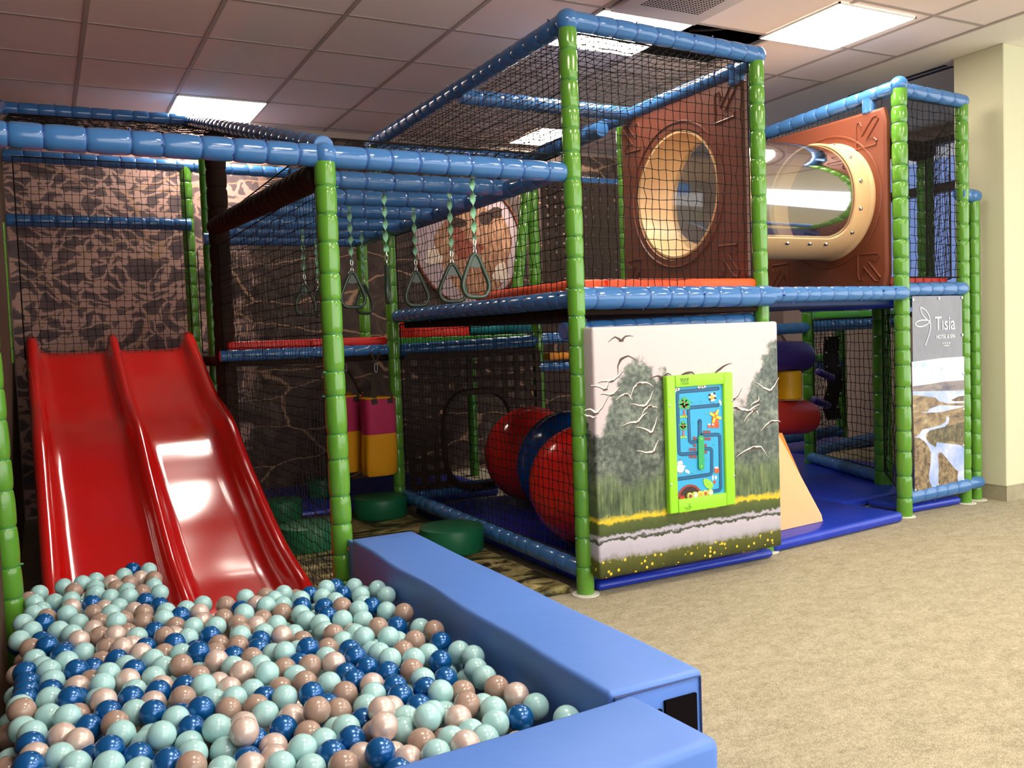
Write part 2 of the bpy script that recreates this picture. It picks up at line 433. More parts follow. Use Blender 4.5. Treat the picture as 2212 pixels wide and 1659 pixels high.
def pad_strip(name, lo, hi, m, label, cat='foam pad', r=.018, seams=.075):
    mb = MB(); ax = 0 if hi[0]-lo[0] > hi[1]-lo[1] else 1
    L = hi[ax]-lo[ax]; k = max(1, round(L/seams))
    for i in range(k):
        a, b = list(lo), list(hi)
        a[ax] = lo[ax]+L*i/k; b[ax] = lo[ax]+L*(i+1)/k
        mb.rbox(a, b, min(r, .45*L/k, .45*min(hi[j]-lo[j] for j in range(3))), 2)
    return tag(mb.build(name, m), label, cat)
t = MB().rbox((2.125, 3.40, 1.326), (2.30, 4.46, 1.40), .03, 3)
tag(t.build('deck_pad', 'orange'), 'bright orange foam strip along the left edge of the tower deck', 'foam pad')
pad_strip('deck_pad', (2.305, 3.41, 1.326), (3.21, 3.60, 1.402), 'orange', 'orange red foam strip behind the front net of the tower deck', seams=2)
pad_strip('deck_pad', (1.0, 5.61, 1.13), (2.03, 5.75, 1.185), 'red', 'long thin red foam strip on the low platform behind the hanging rings', seams=.5)
pad_strip('deck_pad', (2.1, 5.62, 1.125), (3.12, 5.72, 1.172), 'lime', 'bright green foam strip on the rail under the tower deck', seams=.5)
pad_strip('foam_block', (2.28, 5.80, 1.13), (2.735, 6.1, 1.315), 'red', 'red upholstered foam block behind the tower net', 'foam block', .05, 1)
tag(MB().tube([(2.75, 5.9, 1.23), (3.3, 5.9, 1.24)], .06, 18).build('foam_roll', 'teal'), 'teal foam roll next to the red foam block', 'foam roll')
pad_strip('deck_pad', (3.2, 5.5, .975), (4.0, 5.6, 1.03), 'orange2', 'amber foam strip on a low rail behind the front tower post', seams=.11)
pad_strip('deck_pad', (4.52, 3.68, 1.362), (5.05, 3.80, 1.43), 'redroll', 'dull red foam strip above the hanging banner')
pad_strip('deck_pad', (5.46, 5.17, 1.21), (6.5, 5.25, 1.265), 'lime', 'pale green foam strip on the inner rail of the right bay', seams=.5)
pad_strip('deck_pad', (5.95, 5.87, .83), (6.55, 5.93, .89), 'lime', 'low green foam strip behind the net of the right bay', seams=.5)

# ------------------------------------------------------------------ nets
def net(label, p00, p10, p11, p01, sp=.045, r=.0017, jit=.004, sag=0, gauze=False, knot=2.5):
    p00, p10, p11, p01 = map(Vector, (p00, p10, p11, p01))
    nu = max(2, round(((p10-p00).length+(p11-p01).length)/2/sp)); nv = max(2, round(((p01-p00).length+(p11-p10).length)/2/sp))
    nrm = (p10-p00).cross(p01-p00).normalized()
    def P(i, j):
        u, v = i/nu, j/nv
        p = (p00*(1-u)+p10*u)*(1-v)+(p01*(1-u)+p11*u)*v
        if 0 < i < nu and 0 < j < nv:
            p = p+Vector((random.uniform(-jit, jit), random.uniform(-jit, jit), random.uniform(-jit, jit)))+nrm*random.uniform(-jit, jit)
            p = p+nrm*math.sin(7*u+3*v)*.008*min(1, 4*u*(1-u))-Vector((0, 0, 1))*sag*4*u*(1-u)*4*v*(1-v)
        return p
    G = [[P(i, j) for j in range(nv+1)] for i in range(nu+1)]
    mb = MB()
    def strand(pts):
        n = len(pts); rs = []
        t = (pts[-1]-pts[0]).normalized(); a = nrm; b = t.cross(nrm).normalized()
        for p in pts: rs.append([p+a*r, p-a*r*.5+b*r*.87, p-a*r*.5-b*r*.87])
        mb.rings(rs, True, False)
    for i in range(nu+1): strand(G[i])
    for j in range(nv+1): strand([G[i][j] for i in range(nu+1)])
    kr = r*knot
    for i in range(1, nu):
        for j in range(1, nv):
            p = G[i][j]
            mb.add([p+Vector(d)*kr for d in ((1,0,0),(-1,0,0),(0,1,0),(0,-1,0),(0,0,1),(0,0,-1))],
                   [(0,2,4),(2,1,4),(1,3,4),(3,0,4),(2,0,5),(1,2,5),(3,1,5),(0,3,5)])
    # lacing cord round the border
    bord = [G[i][0] for i in range(nu+1)]+[G[nu][j] for j in range(1, nv+1)]+[G[i][nv] for i in range(nu-1, -1, -1)]+[G[0][j] for j in range(nv-1, -1, -1)]
    mb.tube(bord, r*2.2, 4)
    o = tag(mb.build('safety_net', 'net', smooth=False, fixn=False), label, 'safety net')
    if gauze:
        g = MB().poly([p00+nrm*.006, p10+nrm*.006, p11+nrm*.006, p01+nrm*.006]).build('gauze', 'gauze', o, smooth=False)
        g['label'] = 'fine gauze laid over the net'
    return o
net('black net above the slide top in front of the patterned mural', (-.1, 6.66, 1.12), (.95, 6.66, 1.12), (.95, 6.66, 2.44), (-.1, 6.66, 2.44), .048, .0019, gauze=True)
net('tall black net beside the right edge of the red slide', (.985, 3.35, .03), (.985, 5.66, .03), (.985, 5.66, 1.77), (.985, 3.35, 1.77), .045, .0016)
net('black net in front of the ball rollers, below the tower deck', (2.085, 3.36, .15), (2.085, 5.52, .16), (2.085, 5.52, 1.26), (2.085, 3.36, 1.26), .047, .0019)
net('black net beside the hanging rings, above the orange deck strip', (2.085, 3.36, 1.345), (2.085, 5.53, 1.35), (2.085, 5.53, 1.84), (2.085, 3.36, 1.84), .047, .0019)
net('sloping view net on the upper left side of the tower', (2.085, 3.37, 1.92), (2.085, 5.8, 1.92), (2.085, 5.8, 2.47), (2.085, 3.37, 2.47), .05, .0019)
net('black net across the front of the tower, before the oval hole', (2.11, 3.365, 1.35), (3.20, 3.44, 1.35), (3.20, 3.44, 2.48), (2.11, 3.365, 2.47), .046, .002, gauze=True)
net('black roof net stretched over the tower', (2.11, 3.38, 2.49), (3.21, 3.44, 2.49), (3.21, 5.7, 2.46), (2.11, 5.7, 2.48), .045, .0018, sag=.05)
net('black roof net over the blue monkey bars', (1.0, 3.37, 1.935), (2.04, 3.37, 1.935), (2.04, 5.8, 1.935), (1.0, 5.8, 1.935), .055, .0019, sag=.01)
net('sloping black roof net over the slide', (-.1, 3.36, 1.865), (.945, 3.36, 1.865), (.945, 6.4, 2.66), (-.1, 6.4, 2.65), .05, .0018, sag=.03)
net('black net over the mural behind the hanging rings', (1.02, 6.7, 1.12), (2.05, 6.7, 1.12), (2.05, 6.7, 1.86), (1.02, 6.7, 1.86), .05, .0017)
net('black net above the banner on the narrow end of the frame', (4.53, 3.59, 1.42), (5.07, 3.615, 1.42), (5.07, 3.615, 2.46), (4.53, 3.59, 2.46), .05, .0021, gauze=True)
net('narrow black net strip under the rail above the second brown panel', (4.44, 3.66, 2.40), (4.44, 4.6, 2.40), (4.44, 4.6, 2.47), (4.44, 3.66, 2.47), .035, .0018)
net('black net behind the hanging foam rolls in the right bay', (5.1, 4.27, .14), (5.42, 5.15, .14), (5.42, 5.15, 1.2), (5.1, 4.27, 1.2), .06, .0024)
net('dark net at the back of the right bay', (5.45, 5.24, .2), (6.6, 5.9, .2), (6.6, 5.9, 1.9), (5.45, 5.24, 1.9), .06, .0024)
net('narrow black net beside the green corner post', (4.55, 3.68, .15), (5.0, 4.14, .15), (5.0, 4.14, 1.26), (4.55, 3.68, 1.26), .055, .002)
net('black net on the far end wall of the frame before the window', (5.1, 3.7, 1.42), (5.86, 4.45, 1.42), (5.86, 4.45, 2.4), (5.1, 3.7, 2.4), .055, .0022)

def webbing(label, x0, x1, z0, z1, y, pit, w, hole=None, group=None):
    root = thing('webbing_wall', ((x0+x1)/2, y, z0), label, 'webbing net')
    rows = max(2, round((z1-z0)/pit)); cols = max(2, round((x1-x0)/pit))
    mb = MB()
    def cut(a, b, q, vert):
        if not hole: return [(a, b)]
        cx, cz, rx, rz = hole
        d = (q-(cx if vert else cz))/(rx if vert else rz)
        if abs(d) >= 1: return [(a, b)]
        h = (1-abs(d)**3)**(1/3)*(rz if vert else rx); c = cz if vert else cx
        return [s for s in ((a, min(b, c-h)), (max(a, c+h), b)) if s[1]-s[0] > .01]
    for i in range(cols+1):
        x = x0+(x1-x0)*i/cols
        for a, b in cut(z0, z1, x, True): mb.box((x-w/2, y-.004, a), (x+w/2, y-.001, b))
    mb.build('upright_straps', 'strap', root, smooth=False)
    mb = MB()
    for j in range(rows+1):
        z = z0+(z1-z0)*j/rows
        for a, b in cut(x0, x1, z, False): mb.box((a, y+.001, z-w/2), (b, y+.004, z+w/2))
    mb.build('cross_straps', 'strap', root, smooth=False)
    if hole:
        cx, cz, rx, rz = hole; pts = []
        for k in range(48):
            t = 2*PI*k/48; c, s = math.cos(t), math.sin(t)
            e = 2/3
            pts.append((cx+rx*math.copysign(abs(c)**e, c), y-.005, cz+rz*math.copysign(abs(s)**e, s)))
        MB().loop(pts, .022, 6).build('hole_binding', 'strap', root)
    return root
webbing('black woven strap wall with small square gaps behind the front tower post', 3.22, 4.25, 1.33, 2.24, 5.55, .063, .045)
webbing('coarse black strap wall with an arched crawl hole behind the ball rollers', 2.13, 3.12, .17, 1.05, 5.53, .09, .043, hole=(2.63, .46, .26, .33))
MB_ = MB()

# ------------------------------------------------------------------ room shell
X0, X1, Y0, Y1, ZC = -.21, 7.0, -3.0, 7.06, 2.85
XR, YR = 5.34, 3.50
def struct(o): o['kind'] = 'structure'; return o
struct(MB().box((X0-.3, Y0-.2, -.1), (9.1, Y1+.2, 0)).build('floor', 'carpet', smooth=False))
struct(MB().box((X0-.3, Y0, 0), (-.152, 3.24, ZC)).box((X0-.3, 3.24, 0), (X0, 3.40, ZC)).box((X0-.3, 3.40, 0), (-.172, Y1+.2, ZC)).build('wall_left', 'wall_dark', smooth=False))
struct(MB().box((X0, Y1, 0), (X1+.2, Y1+.2, ZC)).build('wall_back', 'wall_back', smooth=False))
w = MB()
WY0, WY1, WZ0, WZ1 = 3.9, 6.1, 1.2, 2.75
for lo, hi in (((X1, 3.83, 0), (X1+.2, WY0, ZC)), ((X1, WY1, 0), (X1+.2, Y1, ZC)), ((X1, WY0, 0), (X1+.2, WY1, WZ0)), ((X1, WY0, WZ1), (X1+.2, WY1, ZC))):
    w.box(lo, hi)
struct(w.build('wall_right', 'wall_back', smooth=False))
wf = MB()
for z in (WZ0, WZ1-.05): wf.box((X1+.03, WY0, z), (X1+.12, WY1, z+.05))
for y in (WY0, WY1-.05, 4.75): wf.box((X1+.03, y, WZ0), (X1+.12, y+.05, WZ1))
wf.box((X1+.03, WY0, 2.28), (X1+.12, WY1, 2.36))
struct(wf.build('window_1', 'winframe', smooth=False))
struct(MB().box((X1+.07, WY0+.05, WZ0+.05), (X1+.075, WY1-.05, WZ1-.05)).build('window_2', 'pane', smooth=False))
struct(MB().rbox((XR, YR, 0), (9.0, YR+.34, ZC), .004, 1).build('wall_front', 'column', smooth=False))
b = MB().box((XR-.006, YR-.006, 0), (9.0, YR+.35, .095)).box((XR-.009, YR-.009, .092), (9.0, YR+.35, .098))
struct(b.build('baseboard_right', 'skirt', smooth=False))
# ceiling: tiles on a 0.6 m grid with one tile missing
gx = [.29+.6*k for k in range(-1, 9)]; gy = [.34+.6*k for k in range(-11, 12)]
c = MB()
hx0, hx1, hy0, hy1 = 3.29, 3.89, 3.94, 4.54
xs = [X0-.3, hx0, hx1, 4.93, 8.4]; ys = [Y0, hy0, hy1, Y1+.2]
for i in range(4):
    for j in range(3):
        if i == 1 and j == 1: continue
        c.box((xs[i], ys[j], ZC), (xs[i+1], ys[j+1], ZC+.02), 1 if i == 3 else 0)
struct(c.build('ceiling', ['tile', 'gyps'], smooth=False))
tb = MB()
for x in gx:
    if X0 < x < 4.95: tb.box((x-.012, Y0, ZC-.004), (x+.012, Y1, ZC-.0005))
for y in gy:
    tb.box((X0, y-.012, ZC-.0035), (4.93, y+.012, ZC-.0005))
tb.box((4.92, Y0, ZC-.006), (4.945, Y1, ZC-.0005))
struct(tb.build('trim_1', 'tbar', smooth=False))
v = MB()
for lo, hi in (((hx0-.4, hy0-.4, ZC+.5), (hx1+.4, hy1+.4, ZC+.52)), ((hx0-.4, hy0-.42, ZC+.02), (hx1+.4, hy0-.4, ZC+.5)), ((hx0-.4, hy1+.4, ZC+.02), (hx1+.4, hy1+.42, ZC+.5)),
               ((hx0-.42, hy0-.4, ZC+.02), (hx0-.4, hy1+.4, ZC+.5)), ((hx1+.4, hy0-.4, ZC+.02), (hx1+.42, hy1+.4, ZC+.5))): v.box(lo, hi)
struct(v.build('trim_2', 'void', smooth=False))
M['cable'] = mat('grey_cable', '#6d625c', .5)
for k, (pts, lab) in enumerate([
    ([(3.2, 4.0, 2.98), (3.38, 4.1, 2.93), (3.5, 4.12, 2.97), (3.7, 4.3, 3.1)], 'grey cable nearest the lamp in the dark ceiling opening'),
    ([(3.35, 3.9, 3.02), (3.6, 4.05, 2.95), (3.85, 4.3, 3.05)], 'grey cable in the middle of the dark ceiling opening'),
    ([(3.72, 3.9, 3.1), (3.72, 4.1, 2.92), (3.8, 4.6, 3.08)], 'grey cable at the right side of the dark ceiling opening')]):
    pp = []
    for i in range(len(pts)-1):
        for q in range(6): pp.append(Vector(pts[i]).lerp(Vector(pts[i+1]), q/6))
    pp.append(Vector(pts[-1]))
    for _ in range(4): pp = [pp[0]]+[(pp[i-1]+pp[i]*2+pp[i+1])/4 for i in range(1, len(pp)-1)]+[pp[-1]]
    tag(MB().tube(pp, .009, 8).build('cable', 'cable'), lab, 'cable', 'loose ceiling cables')

def lamp(x, y, label, s=.60):
    o = thing('ceiling_light', (x, y, ZC-.012), label, 'ceiling light', 'square ceiling lights')
    MB().box((x-s/2+.01, y-s/2+.01, ZC-.011), (x+s/2-.01, y+s/2-.01, ZC-.007)).build('diffuser', 'light', o, smooth=False)
    f = MB(); a = s/2
    for lo, hi in (((-a, -a), (a, -a+.009)), ((-a, a-.009), (a, a)), ((-a, -a), (-a+.009, a)), ((a-.009, -a), (a, a))):
        f.box((x+lo[0], y+lo[1], ZC-.012), (x+hi[0], y+hi[1], ZC-.002))
    f.build('frame', 'lamp_rim', o, smooth=False); return o
lamp(1.19, 6.64, 'square ceiling light panel above the slide at the upper left')
lamp(2.99, 4.24, 'square ceiling light panel above the tower beside the dark opening')
lamp(4.105, 3.69, 'largest bright square ceiling light panel at the upper right')
lamp(3.99, 6.64, 'ceiling light panel seen through the roof net of the tower')
for x, y in ((1.19, .04), (2.99, .04), (4.19, .04), (1.19, -2.36), (2.99, -2.36), (1.19, 1.84), (2.99, 1.84), (4.79, 1.24)):  # unseen panels added to give top light on barrier, balls and carpet
    lamp(x, y, 'unseen square ceiling light panel added out of view over the carpet')
vt = thing('ceiling_vent', (2.99, 3.64, ZC-.03), 'perforated air vent panel in the ceiling next to a lamp', 'air vent')
MB().rbox((2.71, 3.36, ZC-.03), (3.27, 3.92, ZC-.004), .008, 2).build('panel', 'vent', vt)
g = MB()
for i in range(20):
    for j in range(14):
        x, y = 2.80+.019*i, 3.50+.02*j
        g.box((x, y, ZC-.0312), (x+.011, y+.009, ZC-.03))
g.build('perforations', 'void', vt, smooth=False)
sd = thing('ceiling_vent', (5.35, 4.2, ZC-.01), 'long black slot vent in the ceiling near the pale column', 'air vent')
for x in (5.40, 5.47):
    MB().box((x, 3.95, ZC-.006), (x+.03, 4.75, ZC-.001)).build('slot', 'black', sd, smooth=False)
cl = MB(); cl.box((2.62, 3.5, ZC-.02), (2.66, 3.75, ZC)); cl.box((2.6, 3.55, ZC-.03), (2.68, 3.62, ZC))
tag(cl.build('cable_clip', 'black', smooth=False), 'small dark bracket on the ceiling left of the air vent', 'bracket')

# mural on the back wall
mu = MB().box((-.165, Y1-.012, .02), (5.3, Y1-.002, 2.80))
MU = tag(mu.build('mural', 'mural', smooth=False), 'large animal camouflage print mural covering the back wall', 'mural')
YM = Y1-.014
def blob(cx, cz, rx, rz, y, n=40, w=.08, seed=0):
    rnd = random.Random(seed); ph = [rnd.uniform(0, 6) for _ in range(4)]
    pts = []
    for k in range(n):
        t = 2*PI*k/n
        q = 1+w*(math.sin(3*t+ph[0])+.6*math.sin(5*t+ph[1])+.5*math.sin(9*t+ph[2]))
        pts.append((cx+rx*q*math.cos(t), y, cz+rz*q*math.sin(t)))
    return pts
OX, OZ = 3.33, 1.98
ot = MB()
ot.poly(blob(OX, OZ, .50, .52, YM+.001, 48, .01), 1)
ot.poly(blob(OX+.06, OZ-.06, .36, .40, YM, 48, .05, 2), 0)
ot.poly(blob(OX-.10, OZ+.17, .08, .05, YM-.001, 20, .12, 3), 3)
ot.poly(blob(OX+.17, OZ+.22, .07, .055, YM-.001, 20, .12, 4), 3); ot.poly(blob(OX+.27, OZ+.27, .07, .05, YM-.001, 20, .12, 6), 3)
ot.poly(blob(OX-.10, OZ+.07, .07, .06, YM-.0015, 20, .1, 7), 4); ot.poly(blob(OX-.02, OZ-.05, .14, .08, YM-.0012, 24, .15, 8), 4)
ot.poly(blob(OX-.34, OZ-.12, .075, .075, YM-.002, 30, .16, 9), 2); ot.poly(blob(OX+.30, OZ-.26, .075, .085, YM-.002, 30, .16, 10), 2)
ot.build('otter_picture', ['fur', 'greylav', 'claw', 'furdark', 'snout'], MU, smooth=False)['label'] = 'brown otter face in a round picture'
MB().loop([(OX+.51*math.cos(t*PI/24), YM-.003, OZ+.53*math.sin(t*PI/24)) for t in range(48)], .012, 6).build('picture_ring', 'brown', MU)

# ------------------------------------------------------------------ red double slide
def smooth_path(pts, sub=5):
    out = []
    n = len(pts)
    for i in range(n-1):
        p0, p1, p2, p3 = [Vector(pts[min(max(j, 0), n-1)]) for j in (i-1, i, i+1, i+2)]
        for k in range(sub):
            t = k/sub
            out.append(.5*((2*p1)+(p2-p0)*t+(2*p0-5*p1+4*p2-p3)*t*t+(3*p1-p0-3*p2+p3)*t**3))
    out.append(Vector(pts[-1])); return out
path = smooth_path([(6.86, 1.20), (6.78, 1.272), (6.64, 1.255), (6.42, 1.15), (6.2, 1.05), (5.95, .94), (5.75, .868), (5.55, .825), (5.32, .765), (5.16, .695),
                    (5.0, .61), (4.85, .535), (4.6, .43), (4.4, .345), (4.14, .25), (3.95, .205), (3.78, .17), (3.66, .13), (3.60, .05)], 4)
half = [(-.10, -.18), (-.10, -.05), (-.098, -.025), (-.085, -.006), (-.066, 0), (-.045, -.004), (-.032, -.02), (-.024, -.05), (-.014, -.085), (.004, -.106), (.035, -.116), (.08, -.119)]
laneR = [(.33, -.119), (.365, -.115), (.388, -.10), (.398, -.075), (.404, -.03), (.412, -.008), (.432, 0)]
mid = [(x, h) for x, h in laneR]+[(.864-x, h) for x, h in reversed(laneR[:-1])]
right = [(.864-x, h) for x, h in reversed(half)]
prof = half+mid+right
rs = []
for i, p in enumerate(path):
    t = (path[min(i+1, len(path)-1)]-path[max(i-1, 0)]).normalized()
    n = Vector((t.y, -t.x)) if t.x > 0 else Vector((-t.y, t.x))
    if n.y < 0: n = -n
    n = (n+Vector((0, .6))).normalized()
    f = i/(len(path)-1)
    hs = 1.0
    rs.append([(x+.055*f*(1-(x+.1)/1.064), p.x+n.x*h, max(.012, p.y+n.y*h*hs)) for x, h in prof])
sl = MB().rings(rs, True, True)
SLIDE = tag(sl.build('double_slide', 'red_slide', angle=.9), 'glossy red double slide with two lanes running down into the ball pit', 'slide')

# ------------------------------------------------------------------ clear tunnel between two brown panels
TY, TZ, TR = 4.065, 1.920, .355
TN = thing('crawl_tunnel', (3.85, TY, 1.37), 'crawl tunnel with clear tube between two brown square end panels', 'play tunnel')
def panel(x, th, ylo, yhi, zlo, zhi, side):
    n = 64; rect = []; circ = []
    hy, hz = (yhi-ylo)/2, (zhi-zlo)/2; cy, cz = (ylo+yhi)/2, (zlo+zhi)/2
    for k in range(n):
        a = 2*PI*(k+.5)/n; c, s = math.cos(a), math.sin(a)
        q = min(hy/abs(c) if abs(c) > 1e-6 else 9, hz/abs(s) if abs(s) > 1e-6 else 9)
        rect.append((cy+c*q, cz+s*q)); circ.append((TY+c*(TR+.012), TZ+s*(TR+.012)))
    def L(pts, xx, d=0): return [(xx, cy+(y-cy)*(1-d/hy), cz+(z-cz)*(1-d/hz)) for y, z in pts]
    mb = MB()
    mb.rings([[(x, y, z) for y, z in circ], L(rect, x, .02), L(rect, x+.012, .004), L(rect, x+th-.012, .004), L(rect, x+th, .02), [(x+th, y, z) for y, z in circ], [(x, y, z) for y, z in circ]], True, False)
    for xx in (x-.001, x+th+.001):
        mb.loop([(xx, TY+.405*math.cos(2*PI*k/64), TZ+.405*math.sin(2*PI*k/64)) for k in range(64)], .007, 6)
        arrow = [(0, 0), (0, .15), (.012, .178), (.034, .178), (.046, .15), (.046, .085), (.14, .19), (.17, .195), (.185, .17), (.085, .052), (.15, .052), (.172, .03), (.165, .006)]
        for sy in (-1, 1):
            for sz in (-1, 1):
                ty, tz = cy+sy*(hy-.215), cz+sz*(hz-.215)
                pts = [(xx, ty+sy*a_*.88, tz+sz*b_*.88) for a_, b_ in arrow]
                mb.tube(pts+[pts[0]], .0065, 6)
    o = mb.build('end_panel', 'brown', TN, angle=.5)
    return o
panel(3.225, .045, 3.50, 4.60, 1.38, 2.455, -1)
panel(4.425, .05, 3.62, 4.62, 1.36, 2.42, 1)
def arc(x, a0, a1, R, n=40): return [Vector((x, TY-R*math.cos(a0+(a1-a0)*k/n), TZ+R*math.sin(a0+(a1-a0)*k/n))) for k in range(n+1)]
sh = MB(); XA, XB = 3.23, 4.43; wa, wb = 3.50, 4.275; fr = .12; A0 = math.radians(-47)
def strip(xs, lo):
    rr = []
    for x in xs:
        e = lo(x); ou = arc(x, PI-e, 2*PI+e, TR); inn = arc(x, PI-e, 2*PI+e, TR-.012)
        rr.append(ou+inn[::-1])
    sh.rings(rr, True, True)
def lo(x):
    d = min(x-wa, wb-x)
    return A0+((fr-math.sqrt(max(0, fr*fr-(fr-d)**2)))/TR if d < fr else 0)
xs_ = [wa+fr*(1-math.cos(PI/2*k/8)) for k in range(9)]+[wb-fr*(1-math.cos(PI/2*k/8)) for k in range(8, -1, -1)]
strip(xs_, lo)
for a, b in ((XA, wa+.001), (wb-.001, XB)):
    rr = [[Vector((x, TY-R*math.cos(2*PI*k/80), TZ+R*math.sin(2*PI*k/80))) for k in range(80)] for x, R in ((a, TR), (b, TR), (b, TR-.012), (a, TR-.012), (a, TR))]
    sh.rings(rr, True, False)
for x, s in ((XA, 1), (XB, -1)):
    rr = [[Vector((x+s*h, TY-R*math.cos(2*PI*k/80), TZ+R*math.sin(2*PI*k/80))) for k in range(80)] for R, h in ((TR, .03), (TR+.006, .012), (TR+.012, -.002))]
    sh.rings(rr, True, False)
sh.build('tube_shell', 'tan', TN, angle=.6)['label'] = 'tan plastic tube shell'
cs = MB(); cs.rings([arc(x, A0-.12, PI-A0+.12, TR-.015, 60) for x in (wa-.03, (wa+wb)/2, wb+.03)], False, False)
cs.build('clear_window', 'clear', TN, fixn=False)['label'] = 'clear plastic window of the tube'
bo = []
for a in (-38, -14, 12, 40, 66, 92): bo.append((wb+.045, math.radians(a)))
for x in (3.5, 3.68, 3.86, 4.04, 4.17): bo.append((x, A0-.10))
for a in (-30, 5, 40): bo.append((wa-.07, math.radians(a)))
for x, a in bo:
    n = Vector((0, -math.cos(a), math.sin(a)))
    MB().lathe([(.014, -.001), (.014, .002), (.009, .009), (.001, .011)], Vector((x, TY, TZ))+n*TR, n, 10).build('bolt', 'steel', TN)

# ------------------------------------------------------------------ helpers for printed pictures
import numpy as np
def homography(src, dst):
    A = []
    for (x, y), (u, v) in zip(src, dst):
        A.append([x, y, 1, 0, 0, 0, -u*x, -u*y, -u]); A.append([0, 0, 0, x, y, 1, -v*x, -v*y, -v])
    h = np.linalg.svd(np.array(A, float))[2][-1].reshape(3, 3)
    def f(x, y):
        q = h @ np.array([x, y, 1.0]); return float(q[0]/q[2]), float(q[1]/q[2])
    return f

class Plane:
    """flat print surface: O + U*u + V*v, layers stacked along N"""
    def __init__(s, O, U, V, N, f): s.O, s.U, s.V, s.N, s.f = Vector(O), Vector(U), Vector(V), Vector(N), f
    def at(s, x, y, d=.0006):
        u, v = s.f(x, y); return s.O+s.U*u+s.V*v+s.N*d
    def poly(s, mb, pts, mi=0, d=.0006): return mb.poly([s.at(x, y, d) for x, y in pts], mi)
    def line(s, mb, pts, w, mi=0, d=.0006, taper=False):
        P = [s.at(x, y, d) for x, y in pts]; n = len(P); a = []; b = []
        for i, p in enumerate(P):
            t = (P[min(i+1, n-1)]-P[max(i-1, 0)]).normalized(); q = t.cross(s.N).normalized()
            ww = w/2*((1-i/(n-1))*.8+.15 if taper else 1)
            a.append(p+q*ww); b.append(p-q*ww)
        fs = [(i, i+1, n+i+1, n+i) for i in range(n-1)]
        return mb.add(a+b, fs, mi)
    def disc(s, mb, x, y, rx, ry, mi=0, d=.0006, n=20):
        return s.poly(mb, [(x+rx*math.cos(2*PI*k/n), y+ry*math.sin(2*PI*k/n)) for k in range(n)], mi, d)

def text_mesh(mb, s, O, U, V, size, mi=0, align='CENTER', xs=1):
    cu = bpy.data.curves.new('t', 'FONT'); cu.body = s; cu.size = size; cu.align_x = align; cu.resolution_u = 3
    ob = bpy.data.objects.new('t', cu); COL.objects.link(ob)
    bpy.context.view_layer.update()
    me = bpy.data.meshes.new_from_object(ob)
    mb.add([Vector(O)+Vector(U)*v.co.x*xs+Vector(V)*v.co.y for v in me.vertices], [tuple(p.vertices) for p in me.polygons], mi)
    bpy.data.objects.remove(ob); bpy.data.curves.remove(cu); bpy.data.meshes.remove(me)

